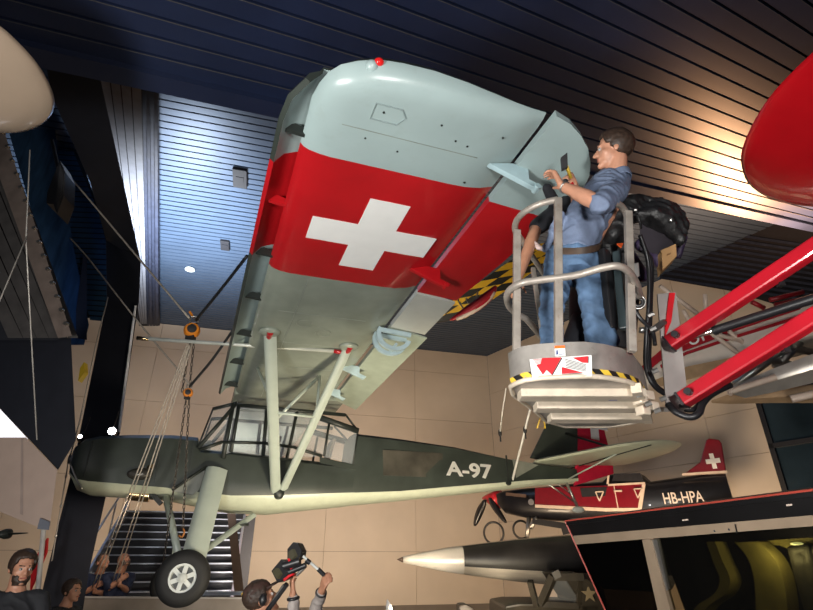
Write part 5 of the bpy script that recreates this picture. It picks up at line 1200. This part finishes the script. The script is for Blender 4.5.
# ================================================================ people on the floor
m_navyT = mat('navy_shirt', (.012, .020, .055), .8, var=.25, scale=14, bump=.25); m_dkT = mat('dark_tee', (.012, .013, .017), .8, var=.25, bump=.2); m_trous = mat('dark_trousers', (.02, .02, .026), .8)
def standing(H, f, label, shirt, hair, s=1., arms=None, look=None, hairkw={}, beard=False, up=(0, 0, 1), vox=.011, skin=m_skin, long=False, name_shirt='shirt', lean=V((0, 0, 0))):
    """H head centre; the figure stands on the floor below it"""
    fh = V((f[0], f[1], 0)).normalized(); sd = V((0, 0, 1)).cross(fh); look = V(look or f)
    t = thing('person', label, 'person', V((H.x-lean.x, H.y-lean.y, 0)))
    z = lambda dz: V((H.x-lean.x*min(1, dz/.9), H.y-lean.y*min(1, dz/.9), H.z-dz))-fh*.03
    drop = H.z-.92      # hip height
    nk = z(.17*s)-fh*.01
    b = MB(); head_mesh(b, H, look, up, nk, s)
    sh = [nk+sd*.185*s*q+V((0, 0, -.055)) for q in (1, -1)]
    arms = arms or [(sh[0]+sd*.07+V((0, 0, -.30)), sh[0]+sd*.08+fh*.10+V((0, 0, -.55))), (sh[1]-sd*.07+V((0, 0, -.30)), sh[1]-sd*.08+fh*.10+V((0, 0, -.55)))]
    hips = [V((z(.78).x, z(.78).y, min(.92, H.z-.7)))+sd*.095*q for q in (1, -1)]
    for q, (e, w_) in enumerate(arms):
        chain_(b, [sh[q], V(e), lerp(V(e), V(w_), .35), V(w_)], [.05*s, .042*s, .043*s, .028*s]); d = V(w_)-V(e)
        hand_mesh(b, w_, d, -fh+V((0, 0, .3)) if d.z < .02 else fh*-.6+V((0, 0, -.2)), V((0, 0, 1)) if abs(d.normalized().z) < .7 else -sd*(1 if q == 0 else -1), s, curl=.8)
    for h in hips: chain_(b, [h, V((h.x, h.y, h.z*.52)), V((h.x, h.y, .09))], [.08, .055, .04])
    cap(b, nk, (hips[0]+hips[1])/2, .08, .10)
    b.build('body', skin, t, remesh=vox, smoothmod=2)
    face_parts(H, look, up, t, s, hair)
    if hairkw is not None: hair_mesh(H, look, up, t, hair, s, **hairkw)
    if beard:
        F2, l2, u2, R2 = frame(look, up); b = MB(); rnd = random.Random(4)
        for i in range(320):
            a = rnd.uniform(-1.5, 1.5); zz = rnd.uniform(-.118, -.05 if abs(a) > .75 else -.056); p = V((.036+.056*cos(a)*(1 if zz > -.1 else .8), .060*sin(a)*(1 if zz > -.09 else .8), zz))
            if abs(a) < .5 and -.082 < zz < -.057: continue
            b.ell(H+(F2*p.x+l2*p.y+u2*p.z)*s, (.0065*s,)*3, None, 8, 6)
        b.build('beard', hair, t, remesh=.007, smoothmod=2)
    hm = (hips[0]+hips[1])/2
    b = MB(); trunk(b, [(hm+V((0, 0, -.08)), .18*s, .125*s), (lerp(hm, nk, .3), .175*s, .125*s), (lerp(hm, nk, .7), .20*s, .13*s), (nk+V((0, 0, -.06)), .17*s, .09*s), (nk+V((0, 0, .01)), .075*s, .075*s)], sd)
    for q, (e, w_) in enumerate(arms): chain_(b, [lerp(sh[q], nk, .3), sh[q], lerp(sh[q], V(e), .9)]+([V(e), lerp(V(e), V(w_), .88)] if long else []), [.06*s, .066*s, .06*s]+([.055*s, .04*s] if long else []))
    b.build(name_shirt, shirt, t, remesh=vox, smoothmod=3, wrinkle=.008, wscale=8)
    b = MB()
    for h in hips: chain_(b, [h+V((0, 0, .04)), V((h.x, h.y, h.z*.52)), V((h.x, h.y, .10))], [.105, .075, .06])
    b.build('trousers', m_trous, t, remesh=vox*1.3, smoothmod=2)
    b = MB()
    for h in hips: shoe(b, V((h.x, h.y, .045)), fh)
    b.build('shoes', m_blk, t, remesh=.015)
    return t, sh, sd, fh
H1 = U(22, 568, 4.5)
t1, sh1, sd1, fh1 = standing(H1, (.45, -.85, 0), 'bearded man with dark hair in black T-shirt at the bottom left corner', m_dkT, m_hair, 1.08, look=(.75, -.6, -.05), hairkw=dict(seed=11, n=200), beard=True)
b = MB(); q = sh1[0]*.5+sh1[1]*.5+fh1*.13+V((0, 0, -.16)); b.ell(q, (.02, .01, .03), None, 10, 6); b.build('shirt_emblem', mat('emblem_grey', (.18, .2, .25), .6), t1)
H2 = U(103, 562, 8.9); H3 = U(124, 561, 8.8)
a2 = None
def armpull(H, f, hp1, hp2):
    fh = V((f[0], f[1], 0)).normalized(); sd = V((0, 0, 1)).cross(fh); nk = V((H.x, H.y, H.z-.17))-fh*.04
    out = []
    for q, h in zip((1, -1), (hp1, hp2)):
        s0 = nk+sd*.185*q+V((0, 0, -.055)); e = lerp(s0, h, .5)+V((0, 0, -.14))+sd*.05*q; out.append((e, h))
    return out
standing(H2, (.6, -.55, 0), 'short-haired man in navy shirt looking up, left of the pair before the staircase', m_navyT, m_hairg, 1.12, look=(.75, -.5, .5), up=(-.3, .2, 1), hairkw=dict(seed=12, n=150, lump=.010, grow=.0), arms=armpull(H2, (.6, -.55, 0), U(97, 592, 8.55), U(96, 586, 8.6)))
standing(H3, (.7, -.5, 0), 'bald bearded man in navy shirt looking up, right of the pair before the staircase', m_navyT, m_hairg, 1.12, look=(.55, -.5, .6), up=(-.35, .3, 1), hairkw=None, beard=True, arms=armpull(H3, (.7, -.5, 0), U(121, 586, 8.5), U(120, 580, 8.55)))
H4 = U(72, 591, 6.6)
standing(H4, (.9, -.2, 0), 'dark-haired head at the bottom edge beside the leaning column', m_dkT, m_hair, 1.05, look=(.95, -.2, .1), hairkw=dict(seed=13, n=200))
# the camera operator
H5 = U(261, 599, 4.05); fo = (.80, .35, .15)
wR = U(293, 594, 3.95); wL = U(322, 590, 3.95)
nk5 = V((H5.x, H5.y, H5.z-.17)); fh5 = V((.80, .35, 0)).normalized(); sd5 = V((0, 0, 1)).cross(fh5)
arms5 = [(U(312, 622, 4.1), wL+V((-.0, 0, .0))), (U(296, 640, 3.85), wR)]
t5, sh5, sd_5, fh_5 = standing(H5, fo, 'camera operator in cap and grey sweatshirt holding up a video camera', mat('sweatshirt_grey', (.34, .30, .28), .85, var=.15, bump=.2), m_hair, 1.05, look=(.85, .25, .45), hairkw=dict(seed=14, n=140, back=-.09, lump=.012), arms=arms5, long=True, vox=.009, skin=m_skin2, name_shirt='sweatshirt')
FL, ll, uu, R5 = frame((.85, .25, .45), (0, 0, 1))
b = MB(); rings = []
for a in (0, .25, .5, .75, .92, .999): r = cos(a*pi/2)**.6 if a else 1; rings.append([H5+(FL*(-.012+.112*r*cos(k*pi/12))+ll*(.092*r*sin(k*pi/12))+uu*(.035+.095*sin(a*pi/2)))*1.05 for k in range(24)])
b.loft(rings); cpm = b.build('cap', mat('cap_brown', (.05, .022, .016), .8, var=.3, bump=.3), t5, True)
b = MB(); b.prism([H5+(FL*(x)+ll*y+uu*.045)*1.05 for x, y in ((.06, -.08), (.12, -.075), (.16, -.04), (.17, 0), (.16, .04), (.12, .075), (.06, .08))], uu*.012); b.build('cap_peak', mat('cap_peak', (.04, .02, .015), .8), cpm)
b = MB(); o = H5+(FL*-.10+uu*.09)*1.05; b.ell(o, (.02, .02, .015), None, 10, 6); b.build('cap_badge', mat('badge_ochre', (.35, .22, .04), .6), cpm)
b = MB(); o = H5+ll*-.088*1.05+FL*.01+uu*-.005; b.ell(o, (.03, .03, .045), None, 14, 8); b.build('headphones', m_blk, t5, True)
b = MB(); d = (wL-arms5[0][0]).normalized(); b.torus(wL-d*.03, d, .036, .009, 20, 8); b.build('bracelet', m_blk, t5, True)
b = MB(); d = (wR-arms5[1][0]).normalized(); b.torus(wR-d*.03, d, .038, .012, 20, 8); b.build('watch_strap', m_blk, t5, True)
rig = thing('video_camera', 'black video camera rig with grip and lens, raised by the operator', 'camera', U(283, 578, 3.9))
tc = 3.92
def CB(pg, nm, m=m_blk, dep=.10, t=tc, bv=.006): b = MB(); b.prism([U(*p, t) for p in pg], (.02, dep, .0)); return b.build(nm, m, rig, bevel=bv)
CB([(287, 549), (293, 542), (298, 543), (302, 551), (301, 556), (294, 563), (287, 560)], 'matte_box', m_blk, .10)
CB([(288, 552), (292, 549), (295, 556), (291, 560), (288, 558)], 'front_flap', mat('flap_olive', (.05, .045, .025), .5), .01, tc-.01, 0)
CB([(271, 571), (281, 559), (288, 563), (291, 572), (284, 580), (277, 583)], 'body', m_blk, .12)
CB([(272, 572), (276, 568), (280, 574), (277, 579)], 'screen', mat('screen_olive', (.06, .055, .03), .3), .01, tc-.01, 0)
for a, c, r, m, nm in (((284, 566), (300, 561), .03, m_blk, 'lens'), ((289, 572), (306, 565), .02, m_blk, 'follow_focus'), ((270, 606), (284, 585), .012, m_steel, 'rod'), ((268, 610), (287, 584), .018, m_blk, 'shoulder_mount'), ((289, 558), (293, 575), .012, m_redpaint, 'red_cable'), ((284, 580), (292, 574), .010, m_redpaint, 'red_clamp'), ((297, 575), (305, 567), .012, m_steel, 'arm'), ((303, 556), (319, 570), .010, m_hub, 'grip_rod'), ((318, 569), (324, 575), .016, m_blk, 'grip'), ((306, 560), (310, 563), .018, m_blk, 'clamp')):
    b = MB(); b.cyl(U(*a, tc), U(*c, tc), r, 12); b.build(nm, m, rig, 40)
# ================================================================ light
light('AREA', (-2.2, .2, 1.3), (0, 4.2, 4.3), 250, (1, .98, .93), .7)            # photographer's side light
light('AREA', (.8, -.5, 2.1), (1.2, 4, 3.6), 95, (1, .97, .93), .35)              # flash near the camera
light('AREA', (-1, 14.5, .4), (-1.5, 21.5, 3.0), 640, (1, .75, .50), 2.5)          # warm washers below the back walls
light('AREA', (5.5, 14, .4), (8.5, 19, 3.5), 450, (1, .73, .46), 2.5)
light('AREA', (-8.5, 15, .4), (-11, 20, 3), 260, (1, .75, .50), 1.5)
light('SPOT', (-3, 12, 1.0), (-4, 21, 6), 1000, (1, .84, .74), .6, 90, .9)
light('SPOT', (-6.9, 12.9, 6.9), (-7.1, 13.6, 11.1), 8600, (.90, .95, 1), .4, 125, 1)   # cool uplight on the ribbed ceiling
light('SPOT', (8.6, 10.4, 6.3), (8.2, 9.8, 8.9), 7500, (1, .52, .26), .3, 150, 1)        # amber uplight on the boards
light('SPOT', (-6.6, 7.6, 5.0), (-7.0, 9.6, 7.0), 60, (.30, .5, 1), .3, 75, 1)             # blue light on the left structure
light('SPOT', (-3.6, 7.2, 2.3), (-5.3, 9.2, 1.7), 130, (1, .8, .62), .25, 56, 1)
light('SPOT', (.5, 5.2, .3), (-.3, 9, 2.6), 1350, (1, .86, .62), .4, 120, 1)        # floor light under the fuselage
light('SPOT', (.2, 5.0, 1.0), (1.2, 8, 2), 220, (1, .8, .55), .3, 70, 1)        # and on the jet nose
light('SPOT', (2.6, 2.2, 1.2), (5, 7, 4.4), 420, (1, .9, .78), .3, 75, 1)        # on the floatplane and the red wing
light('SPOT', (2.0, 1.4, 1.4), (3.7, 3.8, 5.1), 170, (1, .9, .8), .25, 60, 1)        # red wing tip
light('SPOT', (-4.9, 10.6, 1.6), (-3.5, 10.9, 3.9), 1300, (1, .97, .95), .25, 80, 1)        # far wing behind the cabin
light('POINT', DQ(757, 556)+back*.22, (0, 0, 0), 5, (1, .9, .4), .04)        # the cabin's own lamp
